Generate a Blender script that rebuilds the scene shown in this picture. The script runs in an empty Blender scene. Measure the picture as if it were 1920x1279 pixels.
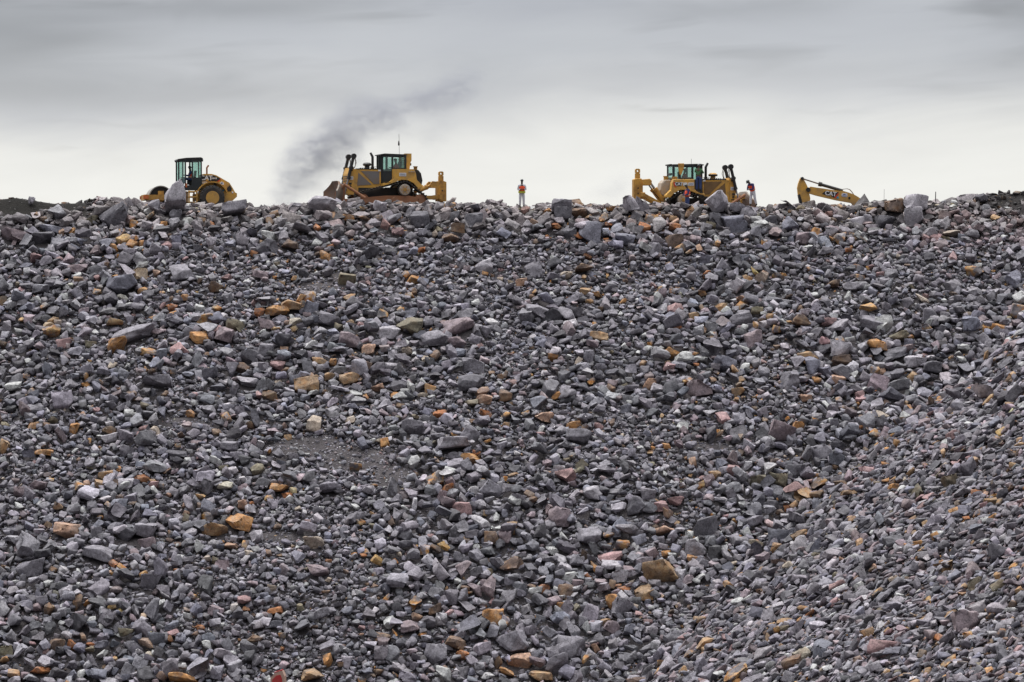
import bpy, bmesh, math, random
import numpy as np
from mathutils import Vector, Matrix, noise as mnoise

S = bpy.context.scene
COL = S.collection
R = math.radians

# ------------------------------------------------------------------ camera
FOC = 4959.0                      # focal length in pixels of the 1920 px wide photograph
CAM = Vector((0.0, -165.0, -3.0))
PITCH = R(-1.96)
cam_d = bpy.data.cameras.new("camera")
cam = bpy.data.objects.new("camera", cam_d)
COL.objects.link(cam)
cam.location = CAM
cam.rotation_euler = (R(90) + PITCH, 0, 0)
cam_d.sensor_width = 36.0
cam_d.lens = FOC / 1920.0 * 36.0
cam_d.clip_start = 0.5
cam_d.clip_end = 6000
S.camera = cam

# ------------------------------------------------------------------ light
SUN_EL, SUN_AZ = R(62), R(-25)     # azimuth measured from +Y (beyond the crest) towards -X
w = bpy.data.worlds.new("World")
S.world = w
w.use_nodes = True
nt = w.node_tree
nt.nodes.clear()


def nd(t, typ, **kw):
    n = t.nodes.new(typ)
    for k, v in kw.items():
        if k == 'ins':
            for i, x in v.items():
                n.inputs[i].default_value = x
        else:
            setattr(n, k, v)
    return n


def mth(t, op, a, b=None, c=None, clamp=False):
    n = t.nodes.new('ShaderNodeMath')
    n.operation = op
    n.use_clamp = clamp
    for i, v in enumerate((a, b, c)):
        if v is None:
            continue
        if isinstance(v, (int, float)):
            n.inputs[i].default_value = v
        else:
            t.links.new(v, n.inputs[i])
    return n.outputs[0]


def ramp(t, fac, stops):
    n = t.nodes.new('ShaderNodeValToRGB')
    e = n.color_ramp.elements
    while len(e) < len(stops):
        e.new(0.5)
    for i, (p, c) in enumerate(stops):
        e[i].position = p
        e[i].color = (c[0], c[1], c[2], 1) if hasattr(c, '__len__') else (c, c, c, 1)
    t.links.new(fac, n.inputs[0])
    return n.outputs[0]


def mixc(t, fac, a, b, mode='MIX'):
    n = t.nodes.new('ShaderNodeMix')
    n.data_type = 'RGBA'
    n.blend_type = mode
    for sock, v in ((n.inputs[0], fac), (n.inputs[6], a), (n.inputs[7], b)):
        if isinstance(v, (int, float)):
            sock.default_value = v
        elif isinstance(v, tuple):
            sock.default_value = (v[0], v[1], v[2], 1)
        else:
            t.links.new(v, sock)
    return n.outputs[2]


tc = nd(nt, 'ShaderNodeTexCoord')
sep = nd(nt, 'ShaderNodeSeparateXYZ')
nt.links.new(tc.outputs['Generated'], sep.inputs[0])
zz = mth(nt, 'MAXIMUM', sep.outputs[2], 0.0)
tt = mth(nt, 'SQRT', zz)


def cloud_noise(sx, sz, detail, rough, off, dist=0.0):
    cmb = nd(nt, 'ShaderNodeCombineXYZ')
    nt.links.new(mth(nt, 'MULTIPLY_ADD', sep.outputs[0], sx, off), cmb.inputs[0])
    nt.links.new(mth(nt, 'MULTIPLY', sep.outputs[1], sx), cmb.inputs[1])
    zt = mth(nt, 'MULTIPLY_ADD', sep.outputs[0], -0.05, sep.outputs[2])
    nt.links.new(mth(nt, 'MULTIPLY', zt, sz), cmb.inputs[2])
    n = nd(nt, 'ShaderNodeTexNoise', ins={'Scale': 1.0, 'Detail': detail, 'Roughness': rough, 'Distortion': dist})
    nt.links.new(cmb.outputs[0], n.inputs['Vector'])
    return n.outputs['Fac']


n1 = cloud_noise(6.0, 24.0, 5, 0.5, 3.3, 0.5)
n2 = cloud_noise(16.0, 62.0, 5, 0.55, 9.1, 0.8)
n3 = cloud_noise(10.0, 75.0, 3, 0.5, 17.7, 0.3)
# cloud deck brightness against elevation: bright band at the horizon, dark belly above it, brighter overhead
shift = mth(nt, 'MULTIPLY_ADD', n1, 0.13, -0.065)
tt2 = mth(nt, 'ADD', tt, shift)
deck = ramp(nt, tt2, [(0.0, (0.935, 0.93, 0.895)), (0.160, (0.90, 0.90, 0.87)), (0.205, (0.83, 0.83, 0.81)),
                      (0.245, (0.61, 0.62, 0.645)), (0.28, (0.53, 0.545, 0.58)), (0.325, (0.47, 0.485, 0.53)),
                      (0.5, (0.55, 0.56, 0.60)), (1.0, (1.0, 1.0, 1.0))])
over = mth(nt, 'MULTIPLY_ADD', mth(nt, 'POWER', zz, 2.2), 4.6, 1.0)
behind = ramp(nt, mth(nt, 'MULTIPLY_ADD', sep.outputs[1], 0.5, 0.5), [(0.15, 0.36), (0.85, 1.0)])
over = mth(nt, 'MULTIPLY', over, behind)   # unseen sky behind the viewer dimmed to cut fill on camera-facing rock faces
# a few heavier bellies and streaks in the deck: bearing (x/y), height (z), half-widths, strength
xy = mth(nt, 'DIVIDE', sep.outputs[0], mth(nt, 'MAXIMUM', sep.outputs[1], 0.05))
front = mth(nt, 'GREATER_THAN', sep.outputs[1], 0.3)
wz = mth(nt, 'MULTIPLY_ADD', n2, 0.012, sep.outputs[2])
wx = mth(nt, 'MULTIPLY_ADD', n3, 0.10, xy)
bell = None
for bx_, bz_, rx_, rz_, st_ in ((-.105, .0915, .060, .0060, .26), (.075, .0905, .045, .0055, .17), (-.20, .080, .055, .020, .34), (.205, .085, .030, .022, .26),
                                (-.14, .0585, .110, .0065, .14), (.06, .0665, .10, .006, .07), (.052, .0540, .0125, .0012, .16), (-.135, .0475, .030, .0012, .06), (-.165, .038, .010, .0009, .05), (.11, .0530, .02, .001, .05)):
    q1 = mth(nt, 'DIVIDE', mth(nt, 'SUBTRACT', wx, bx_ + .05), rx_)
    q2 = mth(nt, 'DIVIDE', mth(nt, 'SUBTRACT', wz, bz_ + .006), rz_)
    g_ = mth(nt, 'EXPONENT', mth(nt, 'MULTIPLY', mth(nt, 'ADD', mth(nt, 'MULTIPLY', q1, q1), mth(nt, 'MULTIPLY', q2, q2)), -1.0))
    g_ = mth(nt, 'MULTIPLY', g_, st_)
    bell = g_ if bell is None else mth(nt, 'ADD', bell, g_)
bell = mth(nt, 'SUBTRACT', 1.0, mth(nt, 'MULTIPLY', bell, front), clamp=True)
streak = mth(nt, 'MULTIPLY_ADD', n2, 0.13, 0.935)
darkp = mth(nt, 'MULTIPLY', mth(nt, 'SUBTRACT', n3, 0.56, clamp=True), 1.6)
lowf = mth(nt, 'MULTIPLY', mth(nt, 'SUBTRACT', tt, 0.20, clamp=True), 9.0, clamp=True)
darkp = mth(nt, 'MULTIPLY', mth(nt, 'SUBTRACT', 1.0, mth(nt, 'MULTIPLY', darkp, lowf)), bell)
c1 = mixc(nt, 1.0, deck, mth(nt, 'MULTIPLY', mth(nt, 'MULTIPLY', streak, darkp), over), 'MULTIPLY')
sky = nd(nt, 'ShaderNodeTexSky')
sky.sky_type = 'NISHITA'
sky.sun_disc = False
sky.sun_elevation = SUN_EL
sky.sun_rotation = SUN_AZ
skyc = mixc(nt, 1.0, sky.outputs[0], (0.1, 0.1, 0.1), 'MULTIPLY')
c2 = mixc(nt, 0.93, skyc, c1)
bg = nd(nt, 'ShaderNodeBackground', ins={1: 1.0})
nt.links.new(c2, bg.inputs[0])
wo = nd(nt, 'ShaderNodeOutputWorld')
nt.links.new(bg.outputs[0], wo.inputs[0])

sun_d = bpy.data.lights.new("sun", 'SUN')
sun_d.energy = 2.3
sun_d.angle = R(12)
sun_d.color = (1.0, 0.97, 0.93)
sun = bpy.data.objects.new("sun", sun_d)
COL.objects.link(sun)
sun_dir = Vector((math.sin(SUN_AZ) * math.cos(SUN_EL), math.cos(SUN_AZ) * math.cos(SUN_EL), math.sin(SUN_EL)))
sun.rotation_euler = (-sun_dir).to_track_quat('-Z', 'Y').to_euler()

S.view_settings.view_transform = 'Standard'
S.view_settings.look = 'None'
S.view_settings.exposure = 0.0
S.view_settings.gamma = 1.0
S.cycles.max_bounces = 8
S.cycles.transparent_max_bounces = 16
S.cycles.volume_step_rate = 1.0

# ------------------------------------------------------------------ projection helpers
_f = np.array([0, math.cos(PITCH), math.sin(PITCH)])
_u = np.array([0, -math.sin(PITCH), math.cos(PITCH)])


def ray(px, row):
    return np.array([(px - 960.0) / FOC, 0, 0]) + _f + _u * ((639.5 - row) / FOC)


def at(px, row, y):
    """the point of the vertical plane at y that stands at this spot of the photograph"""
    d = ray(px, row)
    k = (y - CAM.y) / d[1]
    return (d[0] * k, y, CAM.z + d[2] * k)


def project(P):
    q = P - np.array(CAM)
    f = q @ _f
    return 960.0 + FOC * q[:, 0] / f, 639.5 - FOC * (q @ _u) / f, f


# ------------------------------------------------------------------ terrain
rng = np.random.default_rng(7)
_lat = rng.random((256, 256))


def vnoise(x, y, s):
    x = np.asarray(x, float) / s + 1000.0
    y = np.asarray(y, float) / s + 1000.0
    xi = np.floor(x).astype(int)
    yi = np.floor(y).astype(int)
    fx = x - xi
    fy = y - yi
    fx = fx * fx * (3 - 2 * fx)
    fy = fy * fy * (3 - 2 * fy)
    a = _lat[xi % 256, yi % 256]
    b = _lat[(xi + 1) % 256, yi % 256]
    c = _lat[xi % 256, (yi + 1) % 256]
    d = _lat[(xi + 1) % 256, (yi + 1) % 256]
    return (a * (1 - fx) + b * fx) * (1 - fy) + (c * (1 - fx) + d * fx) * fy - 0.5


SKYLINE = [(-900, 375), (-200, 370), (0, 372), (30, 369), (60, 374), (100, 380), (160, 379), (180, 374), (230, 373),
           (262, 380), (300, 380), (350, 379), (400, 381), (440, 386), (480, 385), (520, 382), (560, 380),
           (600, 379), (700, 378), (760, 377), (830, 378), (900, 377), (930, 381), (960, 382), (1000, 384),
           (1030, 380), (1070, 379), (1100, 382), (1150, 381), (1190, 378), (1250, 379), (1300, 378),
           (1400, 382), (1440, 383), (1480, 380), (1560, 379), (1600, 381), (1650, 376), (1700, 375),
           (1740, 377), (1780, 371), (1820, 369), (1850, 365), (1880, 361), (1920, 361), (2200, 360), (2900, 372)]
_sx = np.array([(p - 960) / FOC * 165.0 for p, r in SKYLINE])
_sz = np.array([-0.016 + (380 - r) * 0.0333 for p, r in SKYLINE]) - 0.37
_sz = _sz + np.array([0.30 if (p < 185 or p > 1835) else 0.0 for p, r in SKYLINE])


def smooth01(t):
    t = np.clip(t, 0, 1)
    return t * t * (3 - 2 * t)


def H1(x, y):
    zc = np.interp(x, _sx, _sz)
    bump = vnoise(x, y, 7.0) * 0.7 + vnoise(x, y, 2.6) * 0.34 + vnoise(x, y, 1.1) * 0.12
    fade = smooth01(-y / 3.0)
    slope = zc * smooth01(1 + y / 12.0) + 0.70 * np.minimum(y, 0) + bump * fade
    plat = np.where(x > 6, -0.85, -0.24) * 1.0
    plat = -0.24 - 0.63 * smooth01((x - 3) / 4.0)
    plat = plat - 3.6 * smooth01((x - 17.0) / 3.0) * smooth01((y - 6.0) / 4.0) * (1 - smooth01((x - 34) / 4))
    top = zc + (plat - zc) * smooth01((y - 1.3) / 1.6)
    return np.where(y < 0, slope, top)


def H2(x, y):
    dx = x - 29.8
    z = -7.67 + 0.47 * dx + 0.15 * (y + 10.95) - 0.0026 * np.minimum(dx, 0) ** 2
    bump = vnoise(x + 40, y, 6.0) * 0.5 + vnoise(x + 40, y, 2.2) * 0.2
    return z + bump


def H(x, y):
    x = np.asarray(x, float)
    y = np.asarray(y, float)
    a = H1(x, y)
    b = H2(x, y)
    far = smooth01((-y - 86) / 10.0)            # the spoil bank runs out before the viewing bench
    b = b * (1 - far) - 36 * far
    z = np.where((y < -3), np.maximum(a, b), a)
    z = np.maximum(z, -34.0 + vnoise(x, y, 9) * 0.6)
    bench = smooth01((-143.0 - y) / 3.0)
    return z * (1 - bench) + (-7.0 + vnoise(x, y, 5) * 0.2) * bench


def is2(x, y):
    return (H2(x, y) > H1(x, y)) & (y < -3)


def normal(x, y):
    e = 0.25
    gx = (H(x + e, y) - H(x - e, y)) / (2 * e)
    gy = (H(x, y + e) - H(x, y - e)) / (2 * e)
    n = np.stack([-gx, -gy, np.ones_like(gx)], -1)
    return n / np.linalg.norm(n, axis=-1, keepdims=True)


_ks = np.arange(60, 172, 0.1)


def hit(px, row):
    d = ray(px, row)
    P = np.array(CAM)[None, :] + _ks[:, None] * d[None, :]
    below = P[:, 2] < H(P[:, 0], P[:, 1])
    i = int(np.argmax(below))
    if not below[i] or P[i, 1] > -0.4:
        return np.array(at(px, row, -0.4))
    return P[i]


# ------------------------------------------------------------------ object helpers
def tag(o, label=None, cat=None, group=None, kind=None):
    if label:
        o['label'] = label
    if cat:
        o['category'] = cat
    if group:
        o['group'] = group
    if kind:
        o['kind'] = kind
    return o


def empty(name, label, cat, loc=(0, 0, 0), rz=0.0, group=None):
    o = bpy.data.objects.new(name, None)
    COL.objects.link(o)
    o.location = loc
    o.rotation_euler = (0, 0, rz)
    return tag(o, label, cat, group)


def link(name, me, mat, parent=None):
    o = bpy.data.objects.new(name, me)
    COL.objects.link(o)
    if mat is not None and len(me.materials) == 0:
        me.materials.append(mat)
    if parent is not None:
        o.parent = parent
    return o


def build(name, bm, mat, parent=None, smooth=False, bevel=0.0, flip=False):
    if flip:
        bmesh.ops.scale(bm, vec=(-1, 1, 1), verts=bm.verts)
    if bevel > 0:
        es = [e for e in bm.edges if len(e.link_faces) == 2 and e.calc_face_angle(0) > 0.5]
        bmesh.ops.bevel(bm, geom=es, offset=bevel, segments=1, affect='EDGES', clamp_overlap=True)
    bmesh.ops.recalc_face_normals(bm, faces=bm.faces)
    me = bpy.data.meshes.new(name)
    bm.to_mesh(me)
    bm.free()
    if smooth:
        me.shade_smooth()
        try:
            me.set_sharp_from_angle(angle=R(40))
        except Exception:
            pass
    return link(name, me, mat, parent)


def BM():
    return bmesh.new()


def box(bm, x0, x1, y0, y1, z0, z1):
    vs = [bm.verts.new((x, y, z)) for x in (x0, x1) for y in (y0, y1) for z in (z0, z1)]
    for f in ((0, 1, 3, 2), (4, 6, 7, 5), (0, 4, 5, 1), (2, 3, 7, 6), (0, 2, 6, 4), (1, 5, 7, 3)):
        bm.faces.new([vs[i] for i in f])


def prism(bm, pts, y0, y1):
    a = [bm.verts.new((x, y0, z)) for x, z in pts]
    b = [bm.verts.new((x, y1, z)) for x, z in pts]
    n = len(pts)
    bm.faces.new(a)
    bm.faces.new(b[::-1])
    for i in range(n):
        bm.faces.new((a[i], b[i], b[(i + 1) % n], a[(i + 1) % n]))


def cyl(bm, p0, p1, r, seg=12, r2=None):
    p0 = Vector(p0)
    p1 = Vector(p1)
    q = (p1 - p0).to_track_quat('Z', 'Y').to_matrix()
    r2 = r if r2 is None else r2
    A, B = [], []
    for i in range(seg):
        a = 2 * math.pi * i / seg
        v = q @ Vector((math.cos(a), math.sin(a), 0))
        A.append(bm.verts.new(p0 + v * r))
        B.append(bm.verts.new(p1 + v * r2))
    bm.faces.new(A[::-1])
    bm.faces.new(B)
    for i in range(seg):
        bm.faces.new((A[i], A[(i + 1) % seg], B[(i + 1) % seg], B[i]))


def tube(bm, pts, r, seg=8):
    for a, b in zip(pts[:-1], pts[1:]):
        cyl(bm, a, b, r, seg)


def beam(bm, p0, p1, w_, h_):
    """a square bar from p0 to p1"""
    p0 = Vector(p0)
    p1 = Vector(p1)
    d = (p1 - p0).normalized()
    side = d.cross(Vector((0, 0, 1)))
    if side.length < 1e-3:
        side = Vector((0, 1, 0))
    side.normalize()
    up = side.cross(d).normalized()
    A = [bm.verts.new(p0 + side * (sx * w_ / 2) + up * (sz * h_ / 2)) for sx, sz in ((-1, -1), (1, -1), (1, 1), (-1, 1))]
    B = [bm.verts.new(p1 + side * (sx * w_ / 2) + up * (sz * h_ / 2)) for sx, sz in ((-1, -1), (1, -1), (1, 1), (-1, 1))]
    bm.faces.new(A[::-1])
    bm.faces.new(B)
    for i in range(4):
        bm.faces.new((A[i], A[(i + 1) % 4], B[(i + 1) % 4], B[i]))


def lathe(bm, centre, prof, seg=28, axis='Y'):
    """prof = [(offset along axis, radius)]"""
    cx, cy, cz = centre
    rings = []
    for o_, r_ in prof:
        ring = []
        for i in range(seg):
            a = 2 * math.pi * i / seg
            if axis == 'Y':
                ring.append(bm.verts.new((cx + r_ * math.cos(a), cy + o_, cz + r_ * math.sin(a))))
            else:
                ring.append(bm.verts.new((cx + r_ * math.cos(a), cy + r_ * math.sin(a), cz + o_)))
        rings.append(ring)
    for A, B in zip(rings[:-1], rings[1:]):
        for i in range(seg):
            bm.faces.new((A[i], A[(i + 1) % seg], B[(i + 1) % seg], B[i]))
    bm.faces.new(rings[0][::-1])
    bm.faces.new(rings[-1])


# ------------------------------------------------------------------ materials
def newmat(name):
    m = bpy.data.materials.new(name)
    m.use_nodes = True
    t = m.node_tree
    t.nodes.clear()
    out = nd(t, 'ShaderNodeOutputMaterial')
    b = nd(t, 'ShaderNodeBsdfPrincipled')
    t.links.new(b.outputs[0], out.inputs[0])
    return m, t, b


def painted(name, col, dirt=(0.16, 0.12, 0.08), amount=0.45, rough=0.45, metal=0.0, scale=2.2, mud=0.0):
    m, t, b = newmat(name)
    co = nd(t, 'ShaderNodeTexCoord')
    n = nd(t, 'ShaderNodeTexNoise', ins={'Scale': scale, 'Detail': 6.0, 'Roughness': 0.65})
    t.links.new(co.outputs['Object'], n.inputs['Vector'])
    f = ramp(t, n.outputs['Fac'], [(0.42, 0.0), (0.68, 1.0)])
    f = mth(t, 'MULTIPLY', f, amount)
    if mud:       # mud splashed up from the ground, up to about two metres
        sz = nd(t, 'ShaderNodeSeparateXYZ')
        t.links.new(co.outputs['Object'], sz.inputs[0])
        hgt_ = mth(t, 'MULTIPLY_ADD', n.outputs['Fac'], 1.4, mth(t, 'MULTIPLY', sz.outputs[2], -0.8))
        f = mth(t, 'MAXIMUM', f, mth(t, 'MULTIPLY', mth(t, 'ADD', hgt_, 0.35, clamp=True), mud))
    n2_ = nd(t, 'ShaderNodeTexNoise', ins={'Scale': scale * 9, 'Detail': 3.0})
    t.links.new(co.outputs['Object'], n2_.inputs['Vector'])
    v = mth(t, 'MULTIPLY_ADD', n2_.outputs['Fac'], 0.3, 0.85)
    base = mixc(t, 1.0, tuple(col), v, 'MULTIPLY')
    t.links.new(mixc(t, f, base, tuple(dirt)), b.inputs['Base Color'])
    t.links.new(mth(t, 'MULTIPLY_ADD', f, 0.5, rough, clamp=True), b.inputs['Roughness'])
    b.inputs['Metallic'].default_value = metal
    return m


M = {}
M['yellow'] = painted('machine_yellow', (0.66, 0.36, 0.06), dirt=(0.26, 0.18, 0.11), amount=0.7, mud=0.8, rough=0.55)
M['yellow_worn'] = painted('worn_yellow', (0.56, 0.30, 0.055), mud=0.7, dirt=(0.17, 0.095, 0.05), amount=0.75, rough=0.6)
M['black'] = painted('black_paint', (0.012, 0.013, 0.015), amount=0.12, rough=0.5)
M['cabdark'] = painted('cab_frame_dark', (0.016, 0.022, 0.026), amount=0.1, rough=0.45)
M['rubber'] = painted('tyre_rubber', (0.03, 0.029, 0.03), dirt=(0.12, 0.10, 0.085), amount=0.5, rough=0.85)
M['steel'] = painted('worn_steel', (0.20, 0.18, 0.165), dirt=(0.17, 0.09, 0.055), amount=0.7, rough=0.55, metal=0.3)
M['blade'] = painted('blade_steel', (0.17, 0.145, 0.125), dirt=(0.24, 0.115, 0.065), amount=0.85, rough=0.6, metal=0.2, scale=0.8)
M['rust'] = painted('rusty_frame', (0.30, 0.13, 0.065), dirt=(0.22, 0.13, 0.09), amount=0.7, rough=0.75)
M['track'] = painted('track_steel', (0.030, 0.027, 0.026), dirt=(0.10, 0.08, 0.065), amount=0.5, rough=0.6, metal=0.3)
M['shiny'] = painted('bright_track_edge', (0.42, 0.38, 0.33), amount=0.5, rough=0.45, metal=0.4)
M['chrome'] = painted('cylinder_rod', (0.35, 0.36, 0.38), amount=0.3, rough=0.3, metal=0.8)
M['greypanel'] = painted('grille_grey', (0.17, 0.16, 0.16), dirt=(0.25, 0.16, 0.08), amount=0.5, rough=0.7)
M['brownpanel'] = painted('grille_brown', (0.19, 0.11, 0.045), dirt=(0.10, 0.07, 0.045), amount=0.6, rough=0.7)
M['drum'] = painted('drum_steel', (0.36, 0.35, 0.33), dirt=(0.25, 0.2, 0.15), amount=0.6, rough=0.4, metal=0.5)
M['orange'] = painted('orange_red_paint', (0.55, 0.13, 0.03), amount=0.4)
M['white'] = painted('white_plate', (0.72, 0.72, 0.73), amount=0.15)
M['greytext'] = painted('grey_print', (0.20, 0.22, 0.30), amount=0.1)
M['bluetext'] = painted('blue_print', (0.05, 0.10, 0.32), amount=0.1)
M['cyan'] = painted('blue_sticker', (0.04, 0.30, 0.48), amount=0.1)
M['red'] = painted('red_stripe', (0.65, 0.05, 0.03), amount=0.15)
M['tank'] = painted('pale_dusty_tank', (0.38, 0.33, 0.28), dirt=(0.42, 0.25, 0.09), amount=0.6, rough=0.7)
M['postred'] = painted('faded_red_paint', (0.42, 0.025, 0.03), dirt=(0.3, 0.12, 0.09), amount=0.3, rough=0.6)
M['postedge'] = painted('pale_worn_edge', (0.44, 0.30, 0.24), dirt=(0.3, 0.13, 0.1), amount=0.5, rough=0.8)
M['wood'] = painted('bleached_wood', (0.34, 0.25, 0.20), amount=0.4, rough=0.9)
M['stake'] = painted('grey_stake', (0.10, 0.10, 0.10), amount=0.3, rough=0.8)


def cloth(name, col, rough=0.9):
    return painted(name, col, dirt=(0.14, 0.11, 0.09), amount=0.25, rough=rough, scale=5)


M['vest'] = cloth('orange_vest', (0.80, 0.085, 0.025))
M['vest2'] = cloth('red_vest', (0.62, 0.05, 0.035))
M['band'] = cloth('yellow_band', (0.50, 0.50, 0.05))
M['silver'] = cloth('reflective_strip', (0.62, 0.60, 0.45), 0.4)
M['navy'] = cloth('navy_cloth', (0.025, 0.025, 0.115))
M['blue'] = cloth('blue_cloth', (0.025, 0.05, 0.16))
M['brightblue'] = cloth('bright_blue_cloth', (0.01, 0.10, 0.60))
M['green'] = cloth('green_cloth', (0.06, 0.17, 0.07))
M['lightgrey'] = cloth('pale_grey_cloth', (0.62, 0.62, 0.66))
M['bluegrey'] = cloth('blue_grey_cloth', (0.22, 0.27, 0.28))
M['helmet'] = painted('dark_helmet', (0.035, 0.045, 0.05), amount=0.2, rough=0.35)
M['skin'] = painted('brown_skin', (0.09, 0.045, 0.028), dirt=(0.07, 0.035, 0.02), amount=0.3, rough=0.55, scale=6)
M['boot'] = painted('dark_boot', (0.025, 0.02, 0.018), amount=0.5, rough=0.8)


def glassmat():
    m, t, b = newmat('tinted_glass')
    tr = nd(t, 'ShaderNodeBsdfTransparent', ins={0: (0.80, 0.92, 0.89, 1)})
    gl = nd(t, 'ShaderNodeBsdfGlossy', ins={0: (0.75, 0.85, 0.85, 1), 1: 0.08})
    mx = nd(t, 'ShaderNodeMixShader', ins={0: 0.13})
    t.links.new(tr.outputs[0], mx.inputs[1])
    t.links.new(gl.outputs[0], mx.inputs[2])
    t.links.new(mx.outputs[0], t.nodes['Material Output'].inputs[0])
    return m


M['glass'] = glassmat()


def rockmat():
    m, t, b = newmat('blasted_rock')
    co = nd(t, 'ShaderNodeTexCoord')
    oi = nd(t, 'ShaderNodeObjectInfo')
    vec = nd(t, 'ShaderNodeVectorMath', operation='ADD')
    off = nd(t, 'ShaderNodeCombineXYZ')
    t.links.new(mth(t, 'MULTIPLY', oi.outputs['Random'], 37.0), off.inputs[0])
    t.links.new(co.outputs['Object'], vec.inputs[0])
    t.links.new(off.outputs[0], vec.inputs[1])
    v = vec.outputs[0]
    at_ = nd(t, 'ShaderNodeAttribute', attribute_name='rock_colour')

    def noise(sc, de, ro):
        n = nd(t, 'ShaderNodeTexNoise', ins={'Scale': sc, 'Detail': de, 'Roughness': ro})
        t.links.new(v, n.inputs['Vector'])
        return n.outputs['Fac']
    a = noise(3.2, 5, 0.6)
    f = noise(10.0, 4, 0.75)
    s = noise(1.9, 4, 0.6)

    mott = mth(t, 'MULTIPLY', ramp(t, a, [(0.3, 0.68), (0.7, 1.28)]), ramp(t, f, [(0.32, 0.62), (0.70, 1.34)]))
    sc_ = nd(t, 'ShaderNodeSeparateColor')
    t.links.new(at_.outputs['Color'], sc_.inputs[0])
    sat = mth(t, 'MULTIPLY', mth(t, 'SUBTRACT', sc_.outputs[0], sc_.outputs[2], clamp=True), 3.2, clamp=True)
    gp = mth(t, 'MULTIPLY', ramp(t, noise(2.6, 5, 0.7), [(0.46, 0.0), (0.60, 0.6)]), sat)
    base = mixc(t, gp, at_.outputs['Color'], (0.20, 0.18, 0.17))
    base = mixc(t, 1.0, base, mott, 'MULTIPLY')
    stf = ramp(t, s, [(0.44, 0.0), (0.60, 1.0)])
    stf = mth(t, 'MULTIPLY', stf, at_.outputs['Alpha'])
    stc = mixc(t, ramp(t, a, [(0.4, 0.0), (0.6, 1.0)]), (0.36, 0.15, 0.035), (0.40, 0.27, 0.13))
    colr = mixc(t, stf, base, stc)
    vc = nd(t, 'ShaderNodeTexVoronoi', feature='DISTANCE_TO_EDGE', ins={'Scale': 2.7})
    wv_ = nd(t, 'ShaderNodeVectorMath', operation='MULTIPLY_ADD')
    nn_ = nd(t, 'ShaderNodeTexNoise', ins={'Scale': 3.0, 'Detail': 3.0})
    t.links.new(v, nn_.inputs['Vector'])
    t.links.new(nn_.outputs['Color'], wv_.inputs[0])
    wv_.inputs[1].default_value = (0.5, 0.5, 0.5)
    t.links.new(v, wv_.inputs[2])
    t.links.new(wv_.outputs[0], vc.inputs['Vector'])
    colr = mixc(t, 1.0, colr, ramp(t, vc.outputs['Distance'], [(0.0, 0.50), (0.045, 1.0)]), 'MULTIPLY')
    # pale quartz flecks and hairline veins
    vo = nd(t, 'ShaderNodeTexVoronoi', ins={'Scale': 9.0})
    t.links.new(v, vo.inputs['Vector'])
    fl = ramp(t, vo.outputs['Distance'], [(0.0, 0.35), (0.14, 0.0)])
    colr = mixc(t, mth(t, 'MULTIPLY', fl, 0.6), colr, (0.42, 0.41, 0.42))
    t.links.new(colr, b.inputs['Base Color'])
    b.inputs['Roughness'].default_value = 0.82
    b.inputs['Specular IOR Level'].default_value = 0.35
    bp = nd(t, 'ShaderNodeBump', ins={'Strength': 0.7, 'Distance': 0.05})
    t.links.new(noise(5.5, 6, 0.7), bp.inputs['Height'])
    t.links.new(bp.outputs[0], b.inputs['Normal'])
    return m


M['rock'] = rockmat()


def groundmat():
    m, t, b = newmat('crushed_ground')
    co = nd(t, 'ShaderNodeTexCoord')
    at_ = nd(t, 'ShaderNodeAttribute', attribute_name='soil')
    vo = nd(t, 'ShaderNodeTexVoronoi', ins={'Scale': 7.0, 'Randomness': 1.0})
    t.links.new(co.outputs['Object'], vo.inputs['Vector'])
    vo2 = nd(t, 'ShaderNodeTexVoronoi', ins={'Scale': 17.0})
    t.links.new(co.outputs['Object'], vo2.inputs['Vector'])
    n = nd(t, 'ShaderNodeTexNoise', ins={'Scale': 1.2, 'Detail': 6.0, 'Roughness': 0.65})
    t.links.new(co.outputs['Object'], n.inputs['Vector'])
    sp = nd(t, 'ShaderNodeSeparateColor')
    t.links.new(vo2.outputs['Color'], sp.inputs[0])
    grav = ramp(t, n.outputs['Fac'], [(0.3, (0.056, 0.050, 0.053)), (0.7, (0.094, 0.085, 0.089))])
    grav = mixc(t, 1.0, grav, mth(t, 'MULTIPLY_ADD', sp.outputs[0], 0.5, 0.75), 'MULTIPLY')
    soil = ramp(t, n.outputs['Fac'], [(0.3, (0.008, 0.0074, 0.007)), (0.7, (0.022, 0.020, 0.018))])
    t.links.new(mixc(t, at_.outputs['Fac'], grav, soil), b.inputs['Base Color'])
    b.inputs['Roughness'].default_value = 0.95
    b.inputs['Specular IOR Level'].default_value = 0.15
    h = mth(t, 'ADD', mth(t, 'MULTIPLY', vo.outputs['Distance'], -0.5), mth(t, 'MULTIPLY', vo2.outputs['Distance'], -0.4))
    h = mth(t, 'ADD', h, mth(t, 'MULTIPLY', n.outputs['Fac'], 1.0))
    bp = nd(t, 'ShaderNodeBump', ins={'Strength': 0.6, 'Distance': 0.06})
    t.links.new(h, bp.inputs['Height'])
    t.links.new(bp.outputs[0], b.inputs['Normal'])
    return m


M['ground'] = groundmat()
# ------------------------------------------------------------------ ground sheet
def soil_mask(px, row):
    a = smooth01((185 - px) / 30.0) * smooth01((409 + 9 * np.sin(px / 23.0) - row) / 10.0)
    c = smooth01((px - 1835) / 30.0) * smooth01((398 - row) / 10.0) * 0.8
    return np.clip(a + c, 0, 1)


PATCHES = [(590, 838, 85, 22), (665, 862, 60, 26), (745, 892, 46, 24), (608, 537, 52, 15), (640, 520, 22, 12), (910, 985, 34, 12),
           (250, 1018, 60, 10), (500, 1003, 70, 9), (1330, 838, 46, 12), (1560, 550, 46, 8), (350, 790, 60, 8), (560, 1010, 50, 10)]


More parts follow.
